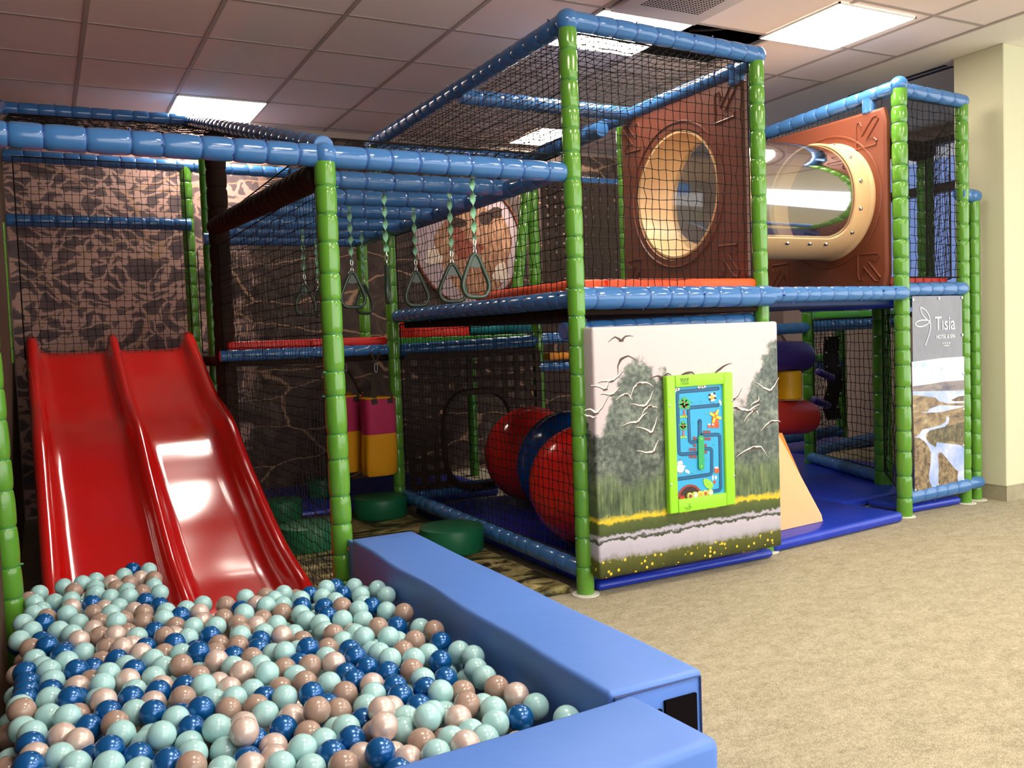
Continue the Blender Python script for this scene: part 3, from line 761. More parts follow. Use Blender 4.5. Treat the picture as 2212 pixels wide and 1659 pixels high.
# ------------------------------------------------------------------ bird picture panel
def bird_print():
    m, nt, b = new_mat('bird_meadow_print')
    tc = nt.nodes.new('ShaderNodeTexCoord'); sp = nt.nodes.new('ShaderNodeSeparateXYZ')
    nt.links.new(tc.outputs['Object'], sp.inputs[0])
    def mth(op, a, b_=None, c_=None):
        n = nt.nodes.new('ShaderNodeMath'); n.operation = op
        for i, q in enumerate((a, b_, c_)):
            if q is None: continue
            if isinstance(q, (int, float)): n.inputs[i].default_value = q
            else: nt.links.new(q, n.inputs[i])
        return n.outputs[0]
    u = mth('MULTIPLY_ADD', sp.outputs[0], 1/1.06, .5); v = mth('MULTIPLY', sp.outputs[2], 1/1.08)
    vec = tc.outputs['Object']
    nb = noise(nt, vec, 9, 6, .65).outputs[0]; nf = noise(nt, vec, 42, 4, .6).outputs[0]
    g = lambda x: (x, x, x, 1)
    hgt = ramp(nt, u, [(0, g(.66)), (.05, g(.66)), (.10, g(.80)), (.16, g(.88)), (.25, g(.90)), (.31, g(.84)), (.36, g(.86)), (.43, g(.70)), (.70, g(.66)), (.80, g(.70)), (.90, g(.88)), (1, g(1.0))])
    hh = nt.nodes.new('ShaderNodeSeparateColor'); nt.links.new(hgt, hh.inputs[0])
    # ramps hold linear values here
    lim = mth('ADD', hh.outputs[0], mth('MULTIPLY_ADD', nb, .34, -.19))
    mask = mth('MULTIPLY', mth('SUBTRACT', lim, v), 26); mask = mth('MINIMUM', mth('MAXIMUM', mask, 0), 1)
    tree = ramp(nt, mth('MULTIPLY_ADD', nf, .5, mth('MULTIPLY', nb, .5)), [(.36, '#2f3733'), (.48, '#4d5850'), (.58, '#717b70'), (.68, '#9a9e94')])
    sky = ramp(nt, v, [(.45, '#b9aeb1'), (1, '#c3b9b9')])
    def mix(f, a, b_):
        n = nt.nodes.new('ShaderNodeMix'); n.data_type = 'RGBA'
        nt.links.new(f, n.inputs[0]); nt.links.new(a, n.inputs[6]); nt.links.new(b_, n.inputs[7]); return n.outputs[2]
    top = mix(mask, sky, tree)
    streak = noise(nt, coords(nt, (60, 1, 8)), 1, 4, .6).outputs[0]
    reed = ramp(nt, mth('MULTIPLY_ADD', streak, .6, mth('MULTIPLY', nb, .4)), [(.36, '#303c29'), (.5, '#516443'), (.62, '#76845a'), (.74, '#a3966f')])
    rm = mth('MINIMUM', mth('MAXIMUM', mth('MULTIPLY', mth('SUBTRACT', mth('MULTIPLY_ADD', nb, .3, .27), v), 12), 0), 1)
    top = mix(rm, top, reed)
    vv = mth('ADD', mth('MULTIPLY', v, .83), mth('MULTIPLY_ADD', nf, .03, mth('MULTIPLY_ADD', nb, .05, -.04)))
    low = ramp(nt, vv, [(.0, '#2f3314'), (.055, '#565a26'), (.062, '#8f8c88'), (.075, '#aaa6b2'), (.118, '#b9b4c0'), (.121, '#3b4230'), (.128, '#3b4230'), (.131, '#b3aebd'), (.142, '#aaa5b3'), (.146, '#3d4a26'), (.185, '#55622f'), (.19, '#d8b92c'), (.208, '#e3c838'), (.214, '#6f7f3c')], 'LINEAR')
    lm = mth('MINIMUM', mth('MAXIMUM', mth('MULTIPLY', mth('SUBTRACT', .212, vv), 60), 0), 1)
    col = mix(lm, top, low)
    fl = nt.nodes.new('ShaderNodeTexVoronoi'); fl.inputs['Scale'].default_value = 38; nt.links.new(vec, fl.inputs['Vector'])
    spot = mth('LESS_THAN', fl.outputs['Distance'], .26)
    sm = mth('MULTIPLY', spot, mth('MULTIPLY', mth('LESS_THAN', v, .075), mth('GREATER_THAN', nb, .46)))
    yl = nt.nodes.new('ShaderNodeRGB'); yl.outputs[0].default_value = lin('#d9bf3d')
    nt.links.new(mix(sm, col, yl.outputs[0]), b.inputs['Base Color'])
    b.inputs['Roughness'].default_value = .42; b.inputs['Specular IOR Level'].default_value = .35
    bump(nt, b, noise(nt, coords(nt, (3, 3, .8)), 3, 2, .5).outputs[0], .12, .03)
    return m
M['birds'] = bird_print()
M['wing'] = mat('print_white', '#dcd3cb', .5, .3); M['wingd'] = mat('print_umber', '#4a3c34', .5, .3)
PX0, PX1, PZ0, PZ1, PYF = 2.075, 3.135, .088, 1.18, 3.20
BP = thing('picture_panel', ((PX0+PX1)/2, 3.25, PZ0), 'large padded panel printed with geese over a reedy meadow', 'picture panel')
BP.rotation_euler = (0, 0, 0)
MB().rbox((PX0, PYF, PZ0), (PX1, PYF+.09, PZ1), .012, 3).build('printed_cover', 'birds', BP)
bpf = homography([(128, 130), (1218, 82), (1243, 1395), (172, 1635)], [(0, 1.08), (1.06, 1.08), (1.06, 0), (0, 0)])
PL = Plane((PX0, PYF, PZ0), (1, 0, 0), (0, 0, 1), (0, -1, 0), bpf)
def bird(c, tips, dark=False):
    mb = MB()
    for k, (m1, t) in enumerate(tips):
        pts = [c, ((c[0]+m1[0])/2, (c[1]+m1[1])/2-2), m1, ((m1[0]*.5+t[0]*.5), (m1[1]*.5+t[1]*.5)-3), t]
        PL.line(mb, [(x+2, y+5) for x, y in pts], .0125, 1, .0006+.0002*k, True)
        if not dark: PL.line(mb, pts, .0105, 0, .0012+.0002*k, True)
    a = tips[0][1]; L = math.hypot(a[0]-c[0], a[1]-c[1]) or 1
    ux, uy = (-(tips[0][0][0]-tips[1][0][0]) or 1), -(tips[0][0][1]-tips[1][0][1]); n = math.hypot(ux, uy) or 1; ux, uy = ux/n, uy/n
    PL.poly(mb, [(c[0]+ux*16*math.cos(q*PI/6)-uy*6*math.sin(q*PI/6), c[1]+5+uy*16*math.cos(q*PI/6)+ux*6*math.sin(q*PI/6)) for q in range(12)], 1, .0018)
    mb.build('printed_bird', ['wing', 'wingd'], BP, smooth=False, fixn=False)
for c, tips, d in [
    ((300,188), [((262,165),(220,198)), ((325,160),(372,160))], True),
    ((298,298), [((278,340),(280,392)), ((340,278),(388,305))], True), ((243,432), [((205,432),(158,444)), ((285,400),(314,368))], False),
    ((205,482), [((165,466),(118,464)), ((218,455),(225,425))], False), ((245,515), [((215,512),(175,512)), ((270,490),(290,470))], False),
    ((150,628), [((115,605),(80,615)), ((185,590),(225,520))], False), ((110,650), [((95,646),(78,640)), ((135,655),(150,650))], False),
    ((330,512), [((300,520),(270,548)), ((350,520),(362,545))], False), ((405,445), [((375,470),(352,540)), ((450,440),(492,466))], False),
    ((440,582), [((405,578),(355,570)), ((470,540),(490,485))], False), ((470,580), [((490,585),(515,592)), ((440,600),(420,640))], False),
    ((395,680), [((360,680),(308,702)), ((425,640),(455,620))], False), ((480,740), [((440,718),(385,708)), ((500,690),(515,640))], False),
    ((490,855), [((445,860),(390,850)), ((505,815),(522,780))], False),
    ((545,408), [((510,396),(458,418)), ((570,380),(596,390))], True), ((620,400), [((590,405),(560,410)), ((650,405),(680,408))], True), ((690,375), [((660,385),(640,405)), ((720,372),(742,405))], True),
    ((880,350), [((850,375),(822,396)), ((915,325),(952,315))], True), ((960,530), [((940,545),(922,560)), ((985,505),(1010,462))], False),
    ((1175,478), [((1135,462),(1088,428)), ((1200,445),(1224,398))], False), ((1100,545), [((1080,550),(1060,570)), ((1108,530),(1106,510))], False),
    ((1050,600), [((1000,585),(930,580)), ((1090,570),(1115,560))], False), ((1085,590), [((1050,620),(1020,666)), ((1098,605),(1106,625))], False), ((985,585), [((960,575),(930,590)), ((1015,595),(1040,600))], False),
    ((1180,660), [((1150,680),(1122,718)), ((1205,655),(1232,660))], False), ((1075,815), [((1030,835),(975,876)), ((1120,810),(1155,865))], False)]:
    bird(c, tips, d)

# maze game board
for k, c in dict(g_green='#8fd42c', g_face='#2f9fd0', g_groove='#0d3f63', g_grooveb='#155b88', g_white='#f2efe4', g_black='#1c2320', g_tree='#3fa05a', g_trunk='#b4573a', g_yellow='#f0c93c', g_brick='#8b3b33', g_slider='#2ea05f', g_leaf='#8ed63c', g_mill='#b4582f', g_oven='#30211f', g_fire='#e0402c', g_tok='#b9c768', g_orange='#e8a12e').items():
    M[k] = mat('game_'+k[2:], c, .4, .4)
GX0, GX1, GZ0, GZ1, GYB = 2.437, 2.818, .335, .952, PYF
gf = homography([(30, 120), (738, 65), (772, 1455), (83, 1572)], [(0, .617), (.381, .617), (.381, 0), (0, 0)])
GM = thing('maze_game', ((GX0+GX1)/2, GYB-.015, GZ0), 'bright green framed blue sliding maze game fixed on the geese panel', 'game board')
GP = Plane((GX0, GYB-.021, GZ0), (1, 0, 0), (0, 0, 1), (0, -1, 0), gf)
MB().rbox((GX0+.03, GYB-.020, GZ0+.03), (GX1-.03, GYB-.0005, GZ1-.03), .003, 1).build('maze_face', 'g_face', GM)
fw, ft = .048, .05
for nm, lo, hi in (('side_frame', (GX0, GYB-.034, GZ0), (GX0+fw, GYB-.0005, GZ1)), ('side_frame', (GX1-.055, GYB-.034, GZ0), (GX1, GYB-.0005, GZ1)),
                   ('end_frame', (GX0+fw+.0008, GYB-.034, GZ1-.052), (GX1-.0558, GYB-.0005, GZ1)), ('end_frame', (GX0+fw+.0008, GYB-.034, GZ0), (GX1-.0558, GYB-.0005, GZ0+.06))):
    MB().rbox(lo, hi, .007 if nm[0] == 's' else .003, 3).build(nm, 'g_green', GM)
gr = MB()
def groove(pts, w=.0165):
    P = smooth_corner(pts)
    GP.line(gr, P, w, 0, .0007); GP.line(gr, P, w*.55, 1, .0011)
    for q in (P[0], P[-1]): 
        c = GP.at(*q, .0007); gr.add([c+Vector((math.cos(2*PI*k/14)*w/2, 0, math.sin(2*PI*k/14)*w/2)) for k in range(14)], [tuple(range(14))], 0)
def smooth_corner(pts, r=34):
    out = [pts[0]]
    for i in range(1, len(pts)-1):
        a, p, b = Vector(pts[i-1]), Vector(pts[i]), Vector(pts[i+1])
        d0 = (a-p).normalized()*min(r, (a-p).length*.5); d1 = (b-p).normalized()*min(r, (b-p).length*.5)
        for k in range(7):
            t = k/6; q = (p+d0)*(1-t)**2+p*2*t*(1-t)+(p+d1)*t*t; out.append((q.x, q.y))
    out.append(pts[-1]); return out
groove([(600, 243), (165, 285), (188, 948), (385, 930)]); groove([(600, 420), (282, 452), (300, 822), (395, 800)])
groove([(430, 740), (620, 730), (632, 1312), (520, 1332)]); groove([(430, 885), (535, 880), (535, 1150), (160, 1208)])
groove([(405, 595), (412, 1080)], .022)
gr.build('maze_groove', ['g_groove', 'g_grooveb'], GM, smooth=False, fixn=False)
sl_ = MB(); pts = []
for k in range(9): a = PI*k/8; pts.append((412+30*math.cos(a), 770-28*math.sin(a)))
for k in range(9): a = PI*k/8; pts.append((418-30*math.cos(a), 1078+28*math.sin(a)))
sl_.prism([GP.at(x, y, .0015) for x, y in pts], (0, -.006, 0))
s_ = sl_.build('slider', 'g_slider', GM, smooth=False)
for x, y in ((410, 780), (415, 1068)):
    MB().lathe([(.005, 0), (.005, .0015), (.003, .003)], GP.at(x, y, .0075), (0, -1, 0), 12).build('slider_knob', 'g_leaf', s_)
for i, x in enumerate((295, 350, 405, 456, 510)):
    t_ = MB().lathe([(.016, 0), (.016, .008), (.014, .010), (.001, .010)], GP.at(x, 1380-i*10, .001), (0, -1, 0), 20).build('token', 'g_tok', GM)
    MB().lathe([(.009, 0), (.009, .001), (.001, .001)], GP.at(x, 1380-i*10, .0112), (0, -1, 0), 12).build('token_print', ['g_brick', 'g_white', 'g_orange', 'g_mill', 'g_white'][i], t_)
for x, y in ((64, 434), (730, 367), (88, 1264), (752, 1161)):
    MB().lathe([(.0055, 0), (.0055, .001), (.003, .003), (.001, .0032)], GP.at(x, y, .013), (0, -1, 0), 12).build('screw', 'steel', GM)
gp = MB()
def flush(name):
    global gp
    if gp.f: gp.build(name, mats_g, GM, smooth=False, fixn=False)
    gp = MB()
mats_g = ['g_white', 'g_black', 'g_tree', 'g_trunk', 'g_yellow', 'g_brick', 'g_leaf', 'g_mill', 'g_oven', 'g_fire', 'g_orange']
W_, K_, T_, TK, Y_, B_, L_, MI, OV, F_, OR = range(11)
def cluster(cx, cy, pts, r, mi, d=.0012, ry=None):
    for x, y in pts: GP.disc(gp, cx+x, cy+y, r, (ry or r)*1.0, mi, d)
cluster(155, 262, [(-18, 8), (0, -2), (18, -6)], 15, W_); cluster(420, 226, [(-24, 4), (-6, -4), (14, 2), (32, -4)], 15, W_)
flush('printed_clouds'); cluster(240, 410, [(0, -45), (-35, -15), (35, -15), (-30, 30), (30, 30), (0, 15)], 30, T_)
for x, y in ((-15, -20), (20, -5), (-25, 25), (15, 30)): GP.disc(gp, 240+x, 410+y, 9, 9, TK, .0016)
GP.poly(gp, [(230, 470), (248, 470), (246, 515), (262, 545), (205, 545), (232, 515)], TK, .0014); cluster(230, 550, [(-28, 0), (-8, -3), (14, 0), (28, -3)], 12, L_, .0015)
flush('printed_tree'); cluster(228, 645, [(0, -32), (-24, -8), (24, -8), (-18, 24), (18, 24), (0, 8)], 22, T_)
for x, y in ((-12, -4), (10, -8), (2, 14)): GP.disc(gp, 228+x, 645+y, 8, 8, TK, .0016)
GP.poly(gp, [(222, 690), (236, 690), (236, 735), (248, 762), (205, 762), (224, 735)], TK, .0014); cluster(232, 766, [(-24, 0), (0, -3), (24, -2)], 11, L_, .0015)
flush('printed_tree')
GP.disc(gp, 538, 335, 38, 46, W_, .0012); cluster(538, 335, [(-28, -22), (28, 10), (20, -38), (-25, 25)], 13, K_, .0014); GP.disc(gp, 535, 345, 20, 16, OR, .0016); GP.disc(gp, 532, 330, 17, 13, Y_, .0017)
for x in (-7, 7): GP.disc(gp, 533+x, 326, 3, 4, K_, .0020)
for x in (-16, 14): GP.line(gp, [(538+x, 378), (538+x, 398), (530+x, 404)], .002, K_, .0014)
flush('printed_cow'); GP.disc(gp, 617, 378, 7, 20, W_); GP.disc(gp, 630, 400, 7, 22, W_)
flush('printed_bottles')
GP.poly(gp, [(540, 515), (558, 490), (580, 490), (600, 515), (612, 660), (527, 662)], MI, .0012); GP.poly(gp, [(582, 660), (582, 625), (592, 612), (604, 622), (604, 658)], F_, .0015); GP.disc(gp, 545, 625, 10, 10, W_, .0015)
for a, b in (((570, 540), (510, 505)), ((570, 540), (600, 468)), ((570, 540), (632, 560)), ((570, 540), (545, 605))): GP.line(gp, [a, ((a[0]+b[0])/2, (a[1]+b[1])/2), b], .012, Y_, .0019)
GP.disc(gp, 570, 540, 8, 8, OR, .0022); flush('printed_windmill'); GP.poly(gp, [(490, 630), (520, 626), (522, 660), (487, 663)], MI, .0012); GP.disc(gp, 505, 625, 13, 9, W_, .0014)
flush('printed_sack')
for x0, x1, y in ((440, 522, 708), (440, 524, 780), (440, 483, 850), (446, 488, 921), (332, 375, 775), (335, 370, 852), (292, 372, 895), (292, 376, 970)):
    if y == 775: flush('printed_bricks')
    n_ = max(2, round((x1-x0)/20))
    for k in range(n_):
        for r_ in (0, 1): GP.poly(gp, [(x0+(x1-x0)*k/n_+1, y-17+r_*17), (x0+(x1-x0)*(k+1)/n_-3, y-17+r_*17), (x0+(x1-x0)*(k+1)/n_-3, y-3+r_*17), (x0+(x1-x0)*k/n_+1, y-3+r_*17)], B_, .0013)
flush('printed_bricks')
GP.disc(gp, 200, 1095, 42, 42, W_, .0012); GP.disc(gp, 198, 1040, 28, 28, W_, .0013); GP.disc(gp, 196, 1010, 10, 11, B_, .0012); GP.disc(gp, 203, 1052, 5, 8, OR, .0016)
for x in (188, 212): GP.disc(gp, x, 1036, 3, 4, K_, .0018)
GP.disc(gp, 160, 1085, 12, 20, W_, .0014); GP.disc(gp, 240, 1072, 14, 12, W_, .0014)
for x in (190, 216): GP.line(gp, [(x, 1132), (x+2, 1152), (x-8, 1156)], .002, OR, .0014)
flush('printed_hen'); GP.disc(gp, 266, 1120, 14, 18, W_, .0012); GP.disc(gp, 286, 1130, 12, 17, W_, .0013)
flush('printed_eggs'); GP.poly(gp, [(560, 1085), (608, 1082), (614, 1130), (590, 1140), (562, 1132)], MI, .0012); GP.disc(gp, 583, 1080, 20, 10, W_, .0014)
flush('printed_pot'); GP.disc(gp, 547, 1188, 8, 28, W_); GP.disc(gp, 577, 1182, 12, 20, W_); GP.disc(gp, 565, 1232, 14, 17, F_)
flush('printed_groceries')
for x, y in ((325, 392), (415, 385), (468, 516), (340, 603), (555, 840), (480, 995), (330, 1142)):
    GP.poly(gp, [(x-12, y-6), (x, y+10), (x+12, y-8), (x, y)], T_, .0012)
flush('printed_grass_tufts')
o1 = [(300+135*math.cos(PI*k/16), 1410-150*math.sin(PI*k/16)-(135*math.cos(PI*k/16))*.12) for k in range(17)]
GP.poly(gp, o1, B_, .0012)
o2 = [(302+112*math.cos(PI*k/16), 1410-128*math.sin(PI*k/16)-(112*math.cos(PI*k/16))*.12) for k in range(17)]
GP.poly(gp, o2, OV, .0014)
for k in range(6): GP.poly(gp, [(200+9*k, 1420), (205+9*k, 1360+8*(k % 3)), (210+9*k, 1418)], F_, .0016)
flush('printed_oven'); GP.poly(gp, [(445, 1215), (455, 1195), (500, 1205), (545, 1240), (550, 1280), (520, 1305), (475, 1290), (450, 1255)], L_, .0016)
GP.line(gp, [(458, 1238), (500, 1250), (545, 1290)], .0015, T_, .0019)
flush('printed_leaf')
tx = MB()
for s, y, sz, xs in (('INSTORE', 152, .0105, 1.25), ('KIDS', 182, .0205, 1.0), ('CORNERS', 204, .0088, 1.25)):
    text_mesh(tx, s, GP.at(222, y, .0137), (1, 0, 0), (0, 0, 1), sz, 0, 'CENTER', xs)
tx.build('printed_lettering', 'g_black', GM, smooth=False, fixn=False); tx = MB(); rr_ = random.Random(3)
for k in range(16): GP.disc(tx, 232+rr_.uniform(0, 70), 1505-rr_.uniform(0, 1)*(k*3.2), 4, 4, 0, .0137, 8)
GP.line(tx, [(235, 1522), (296, 1512)], .0012, 0, .0137)
tx.build('printed_emblem', 'g_black', GM, smooth=False, fixn=False)

# ------------------------------------------------------------------ hotel banner
bu = Vector((5.055-4.53, 3.565-3.53, 0)); BW = bu.length; bu.normalize(); bnn = Vector((bu.y, -bu.x, 0))
BO = Vector((4.54, 3.548, .14)); BWd, BH = .50, 1.165
BN = thing('hanging_banner', BO+bu*BWd/2, 'tall vinyl banner with grey logo top above an aerial river landscape', 'banner')
bf = homography([(218, 62), (530, 62), (568, 1415), (237, 1480)], [(0, BH), (BWd, BH), (BWd, 0), (0, 0)])
BPn = Plane(BO, bu, (0, 0, 1), bnn, bf)
M['ban_grey'] = mat('banner_grey', '#6d7078', .32, .4, var='#7d8088', vscale=3, bmp=.5, bscale=5, bdist=.03)
M['ban_white'] = mat('banner_white', '#eceef0', .4)
M['ban_sky'] = noise_mat('banner_clouds', [(.38, '#a9b9d8'), (.48, '#dfe2ea'), (.6, '#f3f2f2')], 5, .35, 5, .3, sc=(1, 1, 2.2))
M['ban_water'] = noise_mat('banner_water', [(.4, '#8ca5d6'), (.55, '#b3c0e2'), (.66, '#dfe3f0')], 5, .35, 4)
M['ban_hill'] = noise_mat('banner_hill', [(.35, '#5d5a66'), (.6, '#8d8580'), (.75, '#b7a68e')], 6, .4, 6, .4, sc=(1, 1, 4))
M['ban_field'] = noise_mat('banner_field', [(.33, '#54483a'), (.5, '#8a7657'), (.62, '#a99a76'), (.74, '#c9b894')], 9, .4, 6, .8, sc=(1, 1, 2))
M['ban_rock'] = noise_mat('banner_rock', [(.33, '#3d3324'), (.5, '#7c6a50'), (.7, '#a8946f')], 34, .4, 6, .6)
M['ban_wood'] = noise_mat('banner_wood', [(.35, '#3f3b2c'), (.6, '#6f6748'), (.75, '#93875f')], 26, .4, 6, .6)
sheet = MB(); nx, ny = 10, 30
G_ = [[BO+bu*(BWd*i/nx)+Vector((0, 0, BH*j/ny)) for i in range(nx+1)] for j in range(ny+1)]
sheet.rings([[p+bnn*.0 for p in r] for r in G_], False, False)
sheet.rings([[p-bnn*.002 for p in r] for r in G_], False, False)
sheet.build('banner_sheet', 'ban_grey', BN, fixn=False)
pb = MB(); bm_list = ['ban_sky', 'ban_hill', 'ban_water', 'ban_field', 'ban_rock', 'ban_wood']
BPn.poly(pb, [(217, 512), (400, 490), (552, 480), (555, 700), (222, 720)], 0, .0006)
BPn.poly(pb, [(222, 685), (330, 672), (430, 655), (556, 648), (557, 730), (222, 728)], 1, .0010)
BPn.poly(pb, [(222, 722), (557, 722), (560, 900), (225, 900)], 2, .0012)
BPn.poly(pb, [(222, 750), (300, 758), (370, 770), (390, 795), (450, 815), (556, 812), (558, 835), (400, 825), (330, 850), (320, 870), (225, 880)], 3, .0016)
BPn.poly(pb, [(470, 790), (520, 765), (556, 760), (556, 800), (490, 800)], 3, .0016)
BPn.poly(pb, [(226, 872), (300, 878), (400, 878), (470, 860), (558, 842), (563, 1135), (520, 1120), (380, 1100), (375, 1138), (330, 1105), (310, 1070), (312, 1030), (350, 1005), (430, 985), (455, 960), (462, 925), (455, 910), (440, 915), (440, 945), (410, 970), (340, 990), (285, 1002), (262, 1040), (235, 1060), (229, 1060)], 3, .0020)
BPn.poly(pb, [(262, 1040), (285, 1002), (340, 990), (410, 970), (440, 945), (440, 915), (455, 910), (462, 925), (455, 960), (430, 985), (350, 1005), (312, 1030), (310, 1070), (330, 1105), (375, 1138), (380, 1100), (520, 1120), (563, 1135), (568, 1415), (237, 1480), (235, 1060)], 2, .0018)
BPn.poly(pb, [(330, 1010), (440, 985), (558, 950), (562, 1110), (470, 1095), (380, 1095), (375, 1132), (335, 1100), (316, 1060)], 5, .0024)
BPn.poly(pb, [(233, 1062), (262, 1062), (300, 1090), (325, 1130), (342, 1180), (340, 1260), (330, 1340), (335, 1400), (358, 1450), (237, 1480)], 4, .0026)
BPn.poly(pb, [(388, 1190), (400, 1175), (418, 1182), (445, 1220), (470, 1255), (500, 1300), (525, 1322), (522, 1380), (532, 1415), (470, 1430), (392, 1440), (396, 1300)], 4, .0026)
pb.build('printed_landscape', bm_list, BN, smooth=False, fixn=False)
tl = MB()
def bz(pts, n=14):
    out = []
    for k in range(n+1):
        t = k/n; a, b, c, d = [Vector(p) for p in pts]
        out.append(tuple(a*(1-t)**3+b*3*t*(1-t)**2+c*3*t*t*(1-t)+d*t**3))
    return out
for cv in (((328, 238), (300, 215), (270, 190), (268, 138)), ((268, 138), (300, 145), (330, 190), (328, 238)), ((325, 232), (290, 215), (240, 225), (236, 252)), ((236, 252), (250, 280), (300, 270), (325, 240)), ((328, 236), (340, 290), (318, 340), (300, 398))):
    BPn.line(tl, bz(cv), .006, 0, .0030)
tl.build('leaf_emblem', 'ban_white', BN, smooth=False, fixn=False); tl = MB()
def btext(s, x, y, size, xs=1): text_mesh(tl, s, BPn.at(x, y, .0030), bu, (0, 0, 1), size, 0, 'CENTER', xs)
btext('T\u0131s\u0131a'.replace('\u0131a', 'ia'), 425, 292, .118, .95); tl.build('printed_lettering', 'ban_white', BN, smooth=False, fixn=False); tl = MB(); btext('HOTEL & SPA', 430, 352, .034, .95)
tl.build('printed_lettering', 'ban_white', BN, smooth=False, fixn=False); tl = MB()
for k in range(4): BPn.disc(tl, 412+14*k, 384, 4.5, 5, 0, .0030, 5)
btext('SUPERIOR', 433, 406, .012, 1.1)
tl.build('printed_stars', 'ban_white', BN, smooth=False, fixn=False)
for x, y in ((222, 85), (383, 78), (528, 75), (535, 330), (548, 600), (552, 860), (556, 1130), (562, 1395), (392, 1425), (240, 1462)):
    p = BPn.at(x, y, .003)
    MB().lathe([(.009, 0), (.009, .002), (.005, .003)], p, bnn, 12).build('eyelet', 'steel', BN)

# ------------------------------------------------------------------ floor mats
def mat_pad(lo, hi, m, label, r=.022):
    o = MB().rbox(lo, hi, r, 3).build('floor_mat', m); return tag(o, label, 'floor mat')
mat_pad((2.13, 3.375, .002), (3.19, 5.5, .055), 'mat_blue', 'royal blue floor mat under the ball rollers')
RM = Matrix.Translation((3.255, 3.366, 0)) @ Matrix.Rotation(math.radians(5.6), 4, 'Z')
tag(MB().rbox((0, 0, .002), (1.10, 1.02, .06), .022, 3, 0, RM).build('floor_mat', 'mat_blue'), 'royal blue floor mat at the open front of the right bay', 'floor mat')
tag(MB().rbox((0, 1.024, .002), (1.10, 2.2, .058), .022, 3, 0, RM).build('floor_mat', 'mat_blue'), 'deeper royal blue floor mat behind the front mat of the right bay', 'floor mat')
tag(MB().rbox((1.104, .42, .002), (2.7, 2.2, .056), .02, 3, 0, RM).build('floor_mat', 'mat_blue'), 'small royal blue floor mat behind the green corner post of the right bay', 'floor mat')
mat_pad((4.54, 3.60, .002), (5.05, 3.90, .05), 'mat_blue', 'small royal blue floor mat below the hanging banner')
mat_pad((4.3, 5.80, .002), (6.9, 6.95, .05), 'mat_blue', 'far royal blue floor mat at the back of the right bay')
mat_pad((2.13, 3.30, .002), (3.18, 3.372, .045), 'mat_blue', 'narrow blue mat edge under the geese panel')
mat_pad((1.03, 3.36, .002), (2.03, 5.75, .035), 'camo', 'floor mat printed with olive and brown foliage under the stepping stumps', .015)
mat_pad((1.03, 5.78, .002), (2.9, 6.9, .06), 'mat_blue', 'dark blue floor mat under the low platform behind the hanging bags')

# ------------------------------------------------------------------ stepping stumps
def stump(x, y, r, h, label, z0=.036):
    o = thing('stepping_stump', (x, y, z0), label, 'stepping stump', 'green foam stepping stumps')
    MB().lathe([(r*.95, z0), (r, z0+.012), (r, z0+h-.012), (r*.985, z0+h-.003), (r*.95, z0+h), (.01, z0+h+.004)], (x, y, 0), n=40).build('body', 'stump', o)
    MB().loop([(x+(r*.99)*math.cos(2*PI*k/40), y+(r*.99)*math.sin(2*PI*k/40), z0+h-.006) for k in range(40)], .003, 5).build('piping', 'stump', o)
stump(1.86, 5.42, .172, .13, 'round dark green stump at the foot of the middle post')
stump(1.865, 4.30, .170, .13, 'round dark green stump just behind the blue foam barrier')
stump(1.30, 5.72, .13, .13, 'dark green stump dimly seen behind the tall net, left of the others')
stump(1.245, 4.83, .165, .13, 'large dark green stump behind the tall net near the slide foot')
stump(1.72, 6.28, .105, .13, 'farthest dark green stump in the shade behind the tall net', .062)

# ------------------------------------------------------------------ hanging bags
def bag(x, y, label, zt=.79, w=.215, d=.13, h=.50, yaw=.15):
    o = thing('hanging_bag', (x, y, zt-h), label, 'punching bag', 'magenta and yellow hanging bags')
    R = Matrix.Translation((x, y, 0)) @ Matrix.Rotation(yaw, 4, 'Z')
    def sec(z, k, wob=0, ph=0):
        ring = []
        for i in range(28):
            a = 2*PI*i/28; c, s = math.cos(a), math.sin(a)
            q = (abs(c)**5+abs(s)**5)**(-1/5)
            m = k*(1+wob*math.sin(5*a+ph))
            ring.append(R @ Vector((c*q*w/2*m, s*q*d/2*m, z)))
        return ring
    zm = zt-.23*h/.5
    MB().rings([sec(zt, .97), sec(zt-.02, 1), sec(zt-.12, 1.0, .01), sec(zm, 1.0, .01)], True, True).build('upper_cover', 'magenta', o, angle=1)
    MB().rings([sec(zm-.0005, 1.0, .01), sec(zm-.08, 1.02, .02, 1), sec(zm-.18, 1.03, .05, 2), sec(zt-h+.02, 1.0, .07, 2.4), sec(zt-h, .9, .09, 2.6)], True, True).build('lower_cover', 'yellow', o, angle=1)
    MB().loop(sec(zt+.002, .985), .006, 6).build('piping', 'yellow', o)
    top = Vector((x, y, 1.06)); hk = Vector((x, y, .985))
    for s in (-1, 1):
        a = R @ Vector((s*w*.25, -d/2-.003, zt-.035)); b = R @ Vector((s*w*.28, -d/2, zt+.005))
        MB().tube([a, b, b.lerp(hk, .5), Vector((x+s*.008, y, .955))], .021, 8, flat=.12).build('strap', 'strap', o)
    MB().tube([hk+Vector((-.03, 0, .1)), hk+Vector((0, 0, .03)), hk+Vector((.03, 0, .1))], .010, 6, flat=.4).build('sling', 'strap', o)
    MB().loop([hk+Vector((.01*math.cos(t*PI/8), 0, .03*math.sin(t*PI/8))) for t in range(16)], .003, 6).build('carabiner', 'steel', o)
    return o
bag(1.90, 5.50, 'front magenta and yellow hanging bag beside the middle green post')
bag(1.745, 5.72, 'magenta and yellow hanging bag half hidden behind the front bag', .80)
bag(1.85, 6.00, 'rearmost magenta and yellow hanging bag, mostly covered by the others', .80)

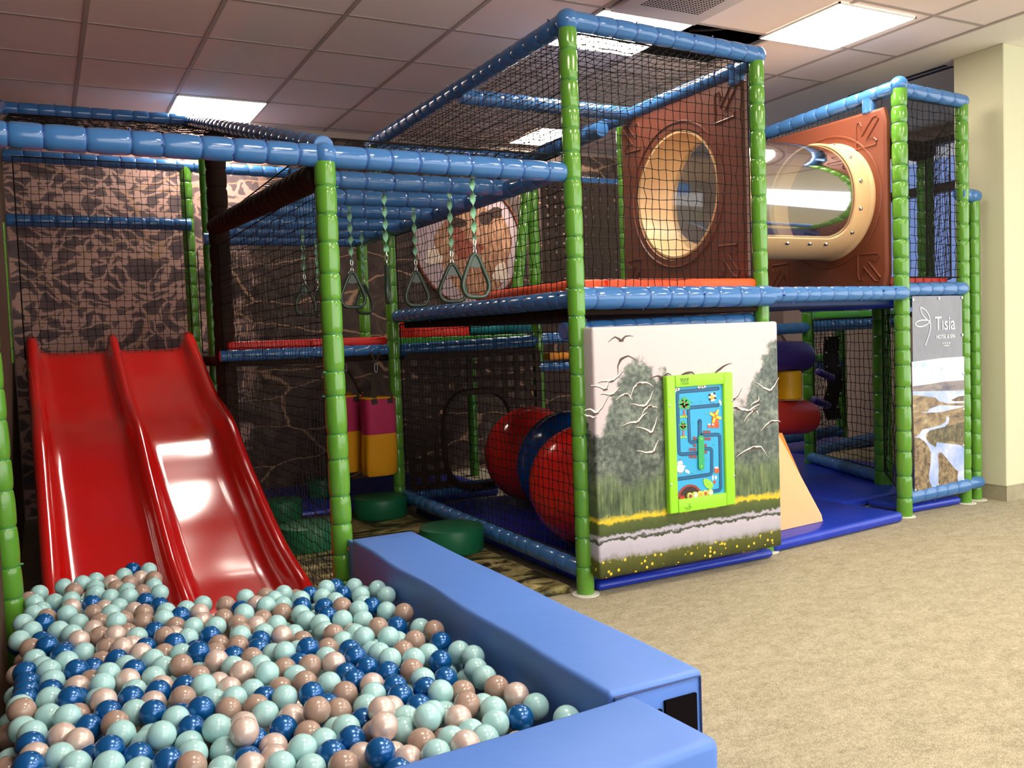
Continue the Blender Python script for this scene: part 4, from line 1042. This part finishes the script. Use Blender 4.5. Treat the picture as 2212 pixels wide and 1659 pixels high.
# ------------------------------------------------------------------ ball rollers
def roller(x, y, r, m, label, z0=.058):
    MBr = MB().sphere((x, y, z0+r), r, 40, 26)
    o = MBr.build('roller_ball', m); return tag(o, label, 'roller ball', 'upright roller balls')
roller(2.47, 3.88, .316, 'ball_red', 'near glossy red roller ball behind the tower net')
roller(2.73, 4.48, .325, 'ball_blue', 'glossy navy roller ball between the two red ones')
roller(2.83, 5.14, .316, 'ball_red', 'far glossy red roller ball behind the tower net')

# ------------------------------------------------------------------ hanging foam rolls, flap and wedge in the right bay
RL = thing('hanging_rolls', (4.86, 4.85, .42), 'hanging foam figure with purple and red rolls on a yellow core', 'hanging foam roll')
def capsule(p0, p1, r, m, name):
    p0, p1 = Vector(p0), Vector(p1); L = (p1-p0).length
    MB().lathe([(.01, 0), (r*.6, .008), (r*.88, .03), (r, .08), (r, L-.08), (r*.88, L-.03), (r*.6, L-.008), (.01, L)], p0, p1-p0, 28).build(name, m, RL)
capsule((4.35, 4.85, .955), (5.05, 4.85, .925), .115, 'purple', 'upper_roll')
capsule((4.36, 4.85, .50), (5.08, 4.85, .475), .125, 'redroll', 'lower_roll')
MB().lathe([(.09, .62), (.10, .63), (.10, .82), (.09, .83)], (4.84, 4.85, 0), n=24).build('core', 'yellow_v', RL)
MB().tube([(4.83, 4.85, 1.04), (4.835, 4.9, 1.09), (4.835, 5.05, 1.12), (4.83, 5.15, 1.15)], .012, 6, flat=.4).build('strap', 'strap', RL)
for k, z in enumerate((.80, .58)):
    tag(MB().lathe([(.01, 0), (.026, .004), (.028, .02), (.028, .2), (.02, .212), (.005, .214)], (5.3, 5.0+.05*k, z), (.9, .1, -.3), 12).build('foam_peg', 'purple'),
        ['upper', 'lower'][k]+' small purple foam peg sticking out behind the dark green post', 'foam peg')
fl = MB(); fr_ = []
for k in range(13):
    z = 1.06-.69*k/12; x = 5.80+.012*math.sin(k*1.1); y = 5.30+.02*math.sin(k*.8)
    fr_.append([(x-.085, y, z), (x-.04, y-.01, z), (x+.04, y+.008, z), (x+.085, y, z), (x+.085, y+.012, z), (x-.085, y+.012, z)])
fl.rings(fr_, True, True)
FL = tag(fl.build('rubber_flap', 'black'), 'hanging black studded flap in front of the back net of the right bay', 'flap')
for k in range(0, 13, 2):
    z = 1.06-.69*(k+.3)/12; x = 5.80+.012*math.sin(k*1.1)
    for s in (-.07, .07):
        MB().sphere((x+s, 5.30+.02*math.sin(k*.8)-.004, z), .008, 8, 6).build('stud', 'steel', FL)
WG = thing('foam_wedge', (3.6, 3.75, .06), 'tan foam wedge ramp rising behind the geese panel', 'foam wedge')
def wedge():
    a = [(3.15, 3.50, .062), (3.80, 3.565, .062), (3.79, 3.565, .10), (3.44, 3.535, .60), (3.15, 3.50, .60)]
    d = Vector((.26, .50, 0))
    return a, d
a_, d_ = wedge()
MB().prism(a_, d_).build('wedge_body', 'tan_wedge', WG, smooth=False)
MB().prism([(3.60, 3.76, .55), (3.70, 3.76, .55), (3.955, 3.79, .12), (3.83, 3.79, .12)], (0, .04, 0)).build('side_lip', 'tan_top', WG, smooth=False)['label'] = 'darker orange tan side lip'

# ------------------------------------------------------------------ rings (trapeze handles)
def handle():
    o = thing('trapeze_handle', (0, 0, 0), 'x', 'trapeze handle', 'hanging trapeze handles')
    pts = [(0, 0, -.275*k/24) for k in range(25)]
    MB().tube(pts, .013, 8, flat=.22, twist=.62).build('strap', 'mint', o)
    sh_ = MB()
    sh_.loop([(.007*math.cos(t*PI/6), 0, -.285+.014*math.sin(t*PI/6)) for t in range(12)], .0028, 6)
    sh_.loop([(0, .007*math.cos(t*PI/6), -.305+.014*math.sin(t*PI/6)) for t in range(12)], .0028, 6)
    sh_.loop([(.007*math.cos(t*PI/6), 0, -.325+.014*math.sin(t*PI/6)) for t in range(12)], .0028, 6)
    sh_.build('shackle', 'steel', o)
    c = [(-.012, -.335), (.012, -.335), (.068, -.455), (.062, -.49), (.040, -.512), (-.040, -.512), (-.062, -.49), (-.068, -.455)]
    ring = []
    n = len(c)
    for i in range(n):
        a, b = Vector(c[i]), Vector(c[(i+1) % n])
        for k in range(6): p = a.lerp(b, k/6); ring.append(Vector((p.x, 0, p.y)))
    for _ in range(3): ring = [(ring[i-1]+ring[i]*2+ring[(i+1) % len(ring)])/4 for i in range(len(ring))]
    MB().loop(ring, .0095, 10).build('grip', 'handle', o)
    MB().prism([(-.012, -.003, -.338), (.012, -.003, -.338), (.033, -.003, -.385), (0, -.003, -.392), (-.033, -.003, -.385)], (0, .006, 0)).build('gusset', 'handle', o)
    return o
h0 = handle()
HS = [(1.612, 3.36, 1.835, .15, 'nearest trapeze handle, hung from the front rail before the otter picture'),
      (1.762, 3.93, 1.845, -.2, 'trapeze handle overlapping behind the nearest one'),
      (1.76, 4.39, 1.845, .1, 'trapeze handle hanging alone left of the otter picture'),
      (1.447, 3.97, 1.845, 1.15, 'trapeze handle turned edge on, halfway between post and otter picture'),
      (1.425, 4.43, 1.845, .1, 'trapeze handle just right of the green post'),
      (1.81, 5.40, 1.845, .4, 'small far trapeze handle overlapped by the one right of the green post'),
      (1.425, 5.36, 1.845, .2, 'dim far trapeze handle left of the green post, seen through the net'),
      (1.63, 5.80, 1.845, .9, 'dim farthest trapeze handle against the left side of the green post')]
for i, (x, y, z, a, lab) in enumerate(HS):
    o = h0 if i == 0 else copy_tree(h0)
    o.location = (x, y, z); o.rotation_euler = (0, 0, a); o['label'] = lab

# ------------------------------------------------------------------ foam barriers of the ball pit
BA = thing('foam_barrier', (1.1, 2.35, 0), 'long blue foam barrier along the right side of the ball pit', 'foam barrier', 'blue pit barriers')
def barrier_body(lo, hi, r, name, par, wob=.0035, ax=1, rot=None):
    bm = bmesh.new(); bmesh.ops.create_cube(bm, size=1)
    c = (Vector(lo)+Vector(hi))/2; d = Vector(hi)-Vector(lo)
    for v in bm.verts: v.co = Vector((v.co.x*d.x, v.co.y*d.y, v.co.z*d.z))
    bmesh.ops.bevel(bm, geom=bm.edges[:], offset=r, segments=4, affect='EDGES', profile=.5)
    ln = [e for e in bm.edges if abs((e.verts[0].co-e.verts[1].co)[ax]) > d[ax]*.5]
    bmesh.ops.subdivide_edges(bm, edges=ln, cuts=24, use_grid_fill=True)
    for v in bm.verts:
        t = v.co[ax]*9; e = 1-abs(2*v.co[ax]/d[ax])**6
        if v.co.z > 0: v.co.z += wob*math.sin(t+1)*e*.5
        if v.co.x < 0 and ax == 1: v.co.x += wob*math.sin(t*1.35)*e
    bm.verts.index_update()
    mb = MB(); mb.add([(rot @ v.co if rot else v.co)+c for v in bm.verts], [tuple(v.index for v in f.verts) for f in bm.faces]); bm.free()
    return mb.build(name, 'barrier', par, angle=.6)
barrier_body((.98, 1.49, .012), (1.222, 3.20, .42), .012, 'cover', BA)
sm = MB(); sm.tube([(.99, 1.487, .408), (1.212, 1.487, .408), (1.212, 1.487, .02)], .0025, 5); sm.tube([(.99, 1.487, .408), (.988, 1.487, .02)], .0025, 5); sm.tube([(1.19, 1.486, .24), (1.226, 1.486, .24)], .002, 5)
sm.build('seam', 'seam', BA)
MB().box((1.115, 1.482, .235), (1.198, 1.489, .375)).build('velcro_patch', 'velcro', BA, smooth=False)['label'] = 'black hook and loop patch'
MB().box((1.066, 1.482, .235), (1.106, 1.489, .36)).build('velcro_patch', 'velcro', BA, smooth=False)
MB().rbox((1.06, 1.476, .012), (1.224, 1.4885, .225), .004, 2).build('end_flap', 'barrier', BA)
MB().rbox((.985, 3.195, .10), (1.0, 3.268, .405), .004, 2).build('tie_flap', 'barrier', BA)
MB().lathe([(.008, 0), (.008, .003), (.004, .004)], (.984, 3.245, .375), (-1, -.3, 0), 12).build('eyelet', 'steel', BA)
B2 = thing('foam_barrier', (.5, 1.32, 0), 'blue foam barrier across the near end of the ball pit', 'foam barrier', 'blue pit barriers')
rot = Matrix.Rotation(math.radians(3.2), 4, 'Z').to_3x3()
barrier_body((-.135, 1.185, .012), (1.03, 1.435, .42), .018, 'cover', B2, .002, 0, rot)

# ------------------------------------------------------------------ pit balls
PIT = """
b905,165 a1015,165 a845,205 p965,222 a650,240 t1045,225 p760,255 t880,255 a465,275 a550,265 a640,285 t790,295 a1050,275 t505,310 a1090,320 t970,320 a655,325 a880,345 a755,355 a485,370 b625,395 b995,380 a235,390 b1090,410 p490,420 a810,420 a1385,405 a1265,435 t1540,410 a1675,355 t1815,345 a1885,375 a1935,390 a2025,375 p1755,400 p1355,460 a460,465 a750,470 a1140,450 b1225,480 b1640,440 a230,465 t640,460 p915,445 t955,470 t870,500 b2060,420 a2055,465 a1825,425 a1675,480 t1785,480 t1890,455 t1550,490 t1640,530 a1085,510 t690,520 a535,530 b300,525 a1475,550 t1195,550 t890,560 t980,540 a820,530 a1310,560 b1035,595 p1750,545 a1870,545 t1650,590 p815,620 t680,620 a480,610 a215,580 p640,570 a390,600 b310,640 p540,645 b1415,620 a1300,630 p1195,610 a920,630 b1185,665 t1090,650 b1755,655 p1915,615 a1800,600 t1505,675 a1635,640 t1625,690 b1005,690 b335,690 t215,700 b440,720 b425,755 a570,725 t740,710 p900,690 b1350,710 p820,700 b1760,705 a1230,740 t1480,720 b1600,760 p1465,790 t1705,770 t1095,740 p980,755 a1850,730 b1885,740 a1970,745 b2100,730 a245,790 a300,810 a345,850 a440,800 b795,805 b1360,760 a1055,790 a1120,830 t1245,835 a1340,820 b660,830 b520,865 a870,820 b910,850 b1440,840 a1590,830 a1775,820 t1970,840 b2030,785 t2120,820 t630,915 a1025,900 p860,920 p1610,880 t1375,905 p1510,920 a1840,910 a2010,890 t1905,950 t2075,940 b180,870 b185,940 b180,995 b175,1050 a370,930 b345,990 p520,970 a690,970 a760,910 a1390,990 b1260,975 b1110,1000 p1555,975 a1705,980 b1805,1045 a1970,1035 b2135,1040 a345,1050 b525,1040 b880,1040 a670,1020 t1050,1015 p1020,1085 t1245,1055 a1440,1040 a1590,1050 t1730,1110 b500,1080 p670,1100 b780,1130 a160,1105 t170,1140 a345,1160 a510,1170 b1085,1150 b1360,1130 b1230,1140 t1550,1120 a1770,1180 p1950,1170 t530,1130 b600,1220 t775,1210 a880,1130 a165,1230 a220,1290 a1215,1200 a860,1300 p410,1305 b1900,1270 p1640,1250 a1470,1310 t2110,1265 b1285,1250 a985,1345 a1190,1335 a1545,1370 b220,1360 p235,1440 b630,1425 a400,1450 p545,1370 a1310,1330 p1670,1350 b1760,1300 p1810,1390 a1310,1420 b770,1435 p1870,1440 b1690,1440 b240,1500 a520,1500 b385,1500 b1165,1500 a960,1500 a780,1500 a1520,1510 p1730,1500 a1930,1500 t1310,1510 a2060,1430 a2120,1510 b900,1450
"""
PIT2 = """
a330,290 a305,350 b345,425 b335,485 t440,420 a525,430 a440,505 a580,505 t685,555 a310,545 a335,580 t375,610 a520,605 a585,650 t340,690 a430,655 b490,715 a740,640 a785,670 a650,690 a680,730 b535,765 t855,720 a765,785 a915,775 a330,765 p385,810 b465,865 b610,825 t915,850 b750,870 a990,915 a360,940 b515,930 p620,955 b800,965 t445,1020 b1020,990 a645,1035 b835,1030 a910,1020 a1095,1055 b325,1080 p790,1120 b970,1105 a1165,1115 t1285,1130 a1395,1120 t400,1150 a615,1110 b580,1190 a1050,1180 p1215,1200 a855,1180 a890,1240 a1485,1210 t690,1275 p700,1180 a420,1200 t320,1190 a350,1330 t1100,1260 a1290,1260 b535,1340 a450,1270 t985,1360 a1180,1350 a1000,1240 a1360,1320 b660,1430 p810,1390 b380,1440 p870,1440 p560,1420 t445,1490 a1050,1430 p1240,1390 b835,1505 a240,1500 p760,1330
"""
# camera basis (yaw, pitch, roll solved from the vanishing points)
YAW, PITCH, ROLL, FPX = 0.483547722, 0.0524278198, -0.0364570477, 1923.594
def cam_basis():
    cy, sy = math.cos(YAW), math.sin(YAW)
    fwd = Vector((sy*math.cos(PITCH), cy*math.cos(PITCH), -math.sin(PITCH)))
    r0 = Vector((cy, -sy, 0)); u0 = r0.cross(fwd)
    r = r0*math.cos(ROLL)+u0*math.sin(ROLL); u = -r0*math.sin(ROLL)+u0*math.cos(ROLL)
    return r, u, fwd
CR_, CU_, CF_ = cam_basis()
R_ = .030
def lay(x, y, z):
    d = CR_*((x-1106)/FPX)-CU_*((y-829.5)/FPX)+CF_
    t = (z-CH)/d.z; return Vector((0, 0, CH))+d*t
balls = []
rb = random.Random(11)
for txt, ox in ((PIT, 0), (PIT2, 600)):
    for tok in txt.split():
        x, y = tok[1:].split(','); x = ox+float(x)/3.16; y = 1180+float(y)/3.16
        p = lay(x, y, .335+rb.uniform(-.006, .006))
        if all((p-q[0]).length > .030 for q in balls): balls.append([p, tok[0]])
def blocked(p):
    if p.x < -.17+R_ or p.x > .975-R_ or p.y < 1.40: return True
    return False
# loose fill: a lower layer and the gaps of the upper one
cols = 'aaaaattbbp'
for z, n, dmin in ((.325, 2500, .060), (.283, 3500, .055)):
    for _ in range(n):
        p = Vector((rb.uniform(-.118, .945), rb.uniform(1.42, 3.45), z+rb.uniform(-.01, .01)))
        if p.y > 2.95 and p.x > .40 and z > .3: continue
        if p.y > 3.0 and p.x > .30: continue
        if all((p-q[0]).length > dmin for q in balls): balls.append([p, rb.choice(cols)])
def slide_push(p):
    # keep the balls off the rails and lanes at the slide's foot
    if p.y > 3.55 and -.13 < p.x < .99 and p.z < .28: p.z += .004
for it in range(140):
    cell = {}
    for i, (p, c) in enumerate(balls): cell.setdefault((int(p.x//.06), int(p.y//.06)), []).append(i)
    for i, (p, c) in enumerate(balls):
        k = (int(p.x//.06), int(p.y//.06))
        for a in (-1, 0, 1):
            for b in (-1, 0, 1):
                for j in cell.get((k[0]+a, k[1]+b), ()):
                    if j <= i: continue
                    d = balls[j][0]-p; L = d.length
                    if L < 2*R_ and L > 1e-6:
                        q = d*((2*R_-L)/L*.46); q.z *= 1.3
                        if q.length > .012: q *= .012/q.length
                        balls[j][0] += q; p -= q
        p.x = min(max(p.x, -.150+R_), .978-R_); p.y = max(p.y, 1.47+R_-.04*(1-p.x)); p.z = min(max(p.z, .215), .385)
BC = {'a': ('ball_aqua', 'pale aqua'), 'b': ('ball_deep_blue', 'pearly deep blue'), 't': ('ball_taupe', 'taupe'), 'p': ('ball_pearl', 'pearly pink white')}
M['ball_aqua'] = mat('aqua_plastic', '#a2d0d2', .2, .5, coat=.2)
M['ball_deep_blue'] = mat('pearl_blue_plastic', '#0a5ca2', .22, .6, metal=.35, coat=.3)
M['ball_taupe'] = mat('taupe_plastic', '#a38b7e', .2, .5, coat=.2)
M['ball_pearl'] = mat('pearl_pink_plastic', '#d5c1b8', .3, .6, metal=.25, coat=.3)
bme = {}
for k, (mn, _) in BC.items():
    s = MB().sphere((0, 0, 0), R_, 22, 14); s.rings([[(R_*1.004*math.cos(2*PI*i/22), R_*1.004*math.sin(2*PI*i/22), h) for i in range(22)] for h in (-.0006, .0006)], True, False)
    me = bpy.data.meshes.new('pit_ball')
    me.from_pydata([tuple(v) for v in s.v], [], s.f); me.materials.append(M[mn])
    me.polygons.foreach_set('use_smooth', [True]*len(me.polygons)); bme[k] = me
def zone(p):
    if p.x > .80: return 'lying against the blue foam barrier beside the pit'
    if p.x < .0: return 'along the dark left wall of the ball pit'
    if p.y > 2.75: return 'heaped at the foot of the red slide'
    if p.y < 2.0: return 'among the nearest balls of the pit'
    return 'in the middle of the ball pit'
eye = Vector((0, 0, CH))
def keep(b):
    d = b[0]-eye
    px = 1106+FPX*d.dot(CR_)/d.dot(CF_); py = 829.5-FPX*d.dot(CU_)/d.dot(CF_)
    return b[0].z > .305 and -20 < px < 2230 and py < 1680
order = sorted([b for b in balls if keep(b)], key=lambda b: (b[0]-eye).length)
single = order[:300]; ids = {id(b) for b in single}
for p, c in single:
    o = bpy.data.objects.new('pit_ball', bme[c]); COL.objects.link(o); o.location = p
    o.rotation_euler = (rb.uniform(0, 6), rb.uniform(0, 6), rb.uniform(0, 6))
    z = zone(p)
    tag(o, BC[c][1]+' plastic ball '+z, 'ball', BC[c][1]+' balls '+z)
rest = [b for b in balls if id(b) not in ids]
mb = MB(); names = list(BC)
for p, c in rest: mb.sphere(p, R_, 16, 10, mi=names.index(c))
o = mb.build('pit_balls', [BC[k][0] for k in names], fixn=False)
tag(o, 'mass of mixed small balls filling the rest of the pit', 'balls', kind='stuff')

# ------------------------------------------------------------------ camera, world, light
cam = bpy.data.cameras.new('camera'); co = bpy.data.objects.new('camera', cam); COL.objects.link(co)
cam.sensor_width = 36; cam.sensor_fit = 'HORIZONTAL'; cam.lens = FPX/2212*36; cam.clip_start = .05
m4 = Matrix((CR_, CU_, -CF_)).transposed().to_4x4(); m4.translation = (0, 0, CH)
co.matrix_world = m4; SC.camera = co
W = bpy.data.worlds.new('world'); SC.world = W; W.use_nodes = True
wt = W.node_tree; bg = wt.nodes['Background']
wc = wt.nodes.new('ShaderNodeTexCoord'); ws = wt.nodes.new('ShaderNodeSeparateXYZ')      # dusk sky, brighter towards the entrance side
wt.links.new(wc.outputs['Generated'], ws.inputs[0])
wm = wt.nodes.new('ShaderNodeMapRange'); wm.inputs[1].default_value = .35; wm.inputs[2].default_value = -.6
wt.links.new(ws.outputs[1], wm.inputs[0])
wr = ramp(wt, wm.outputs[0], [(0, (.26, .36, .66, 1)), (1, (1, .98, .94, 1))])
wt.links.new(wr, bg.inputs[0])
wx = wt.nodes.new('ShaderNodeMath'); wx.operation = 'MULTIPLY_ADD'; wx.inputs[1].default_value = 1.5; wx.inputs[2].default_value = .6
wt.links.new(wm.outputs[0], wx.inputs[0]); wt.links.new(wx.outputs[0], bg.inputs[1])
SC.view_settings.view_transform = 'Standard'; SC.view_settings.look = 'None'
SC.view_settings.exposure = .92; SC.view_settings.gamma = 1; SC.view_settings.use_curve_mapping = False
SC.cycles.max_bounces = 7; SC.cycles.transparent_max_bounces = 14; SC.cycles.use_adaptive_sampling = True; SC.cycles.adaptive_threshold = .04; SC.cycles.diffuse_bounces = 4; SC.cycles.glossy_bounces = 3; SC.cycles.transmission_bounces = 4
SC.cycles.use_denoising = True
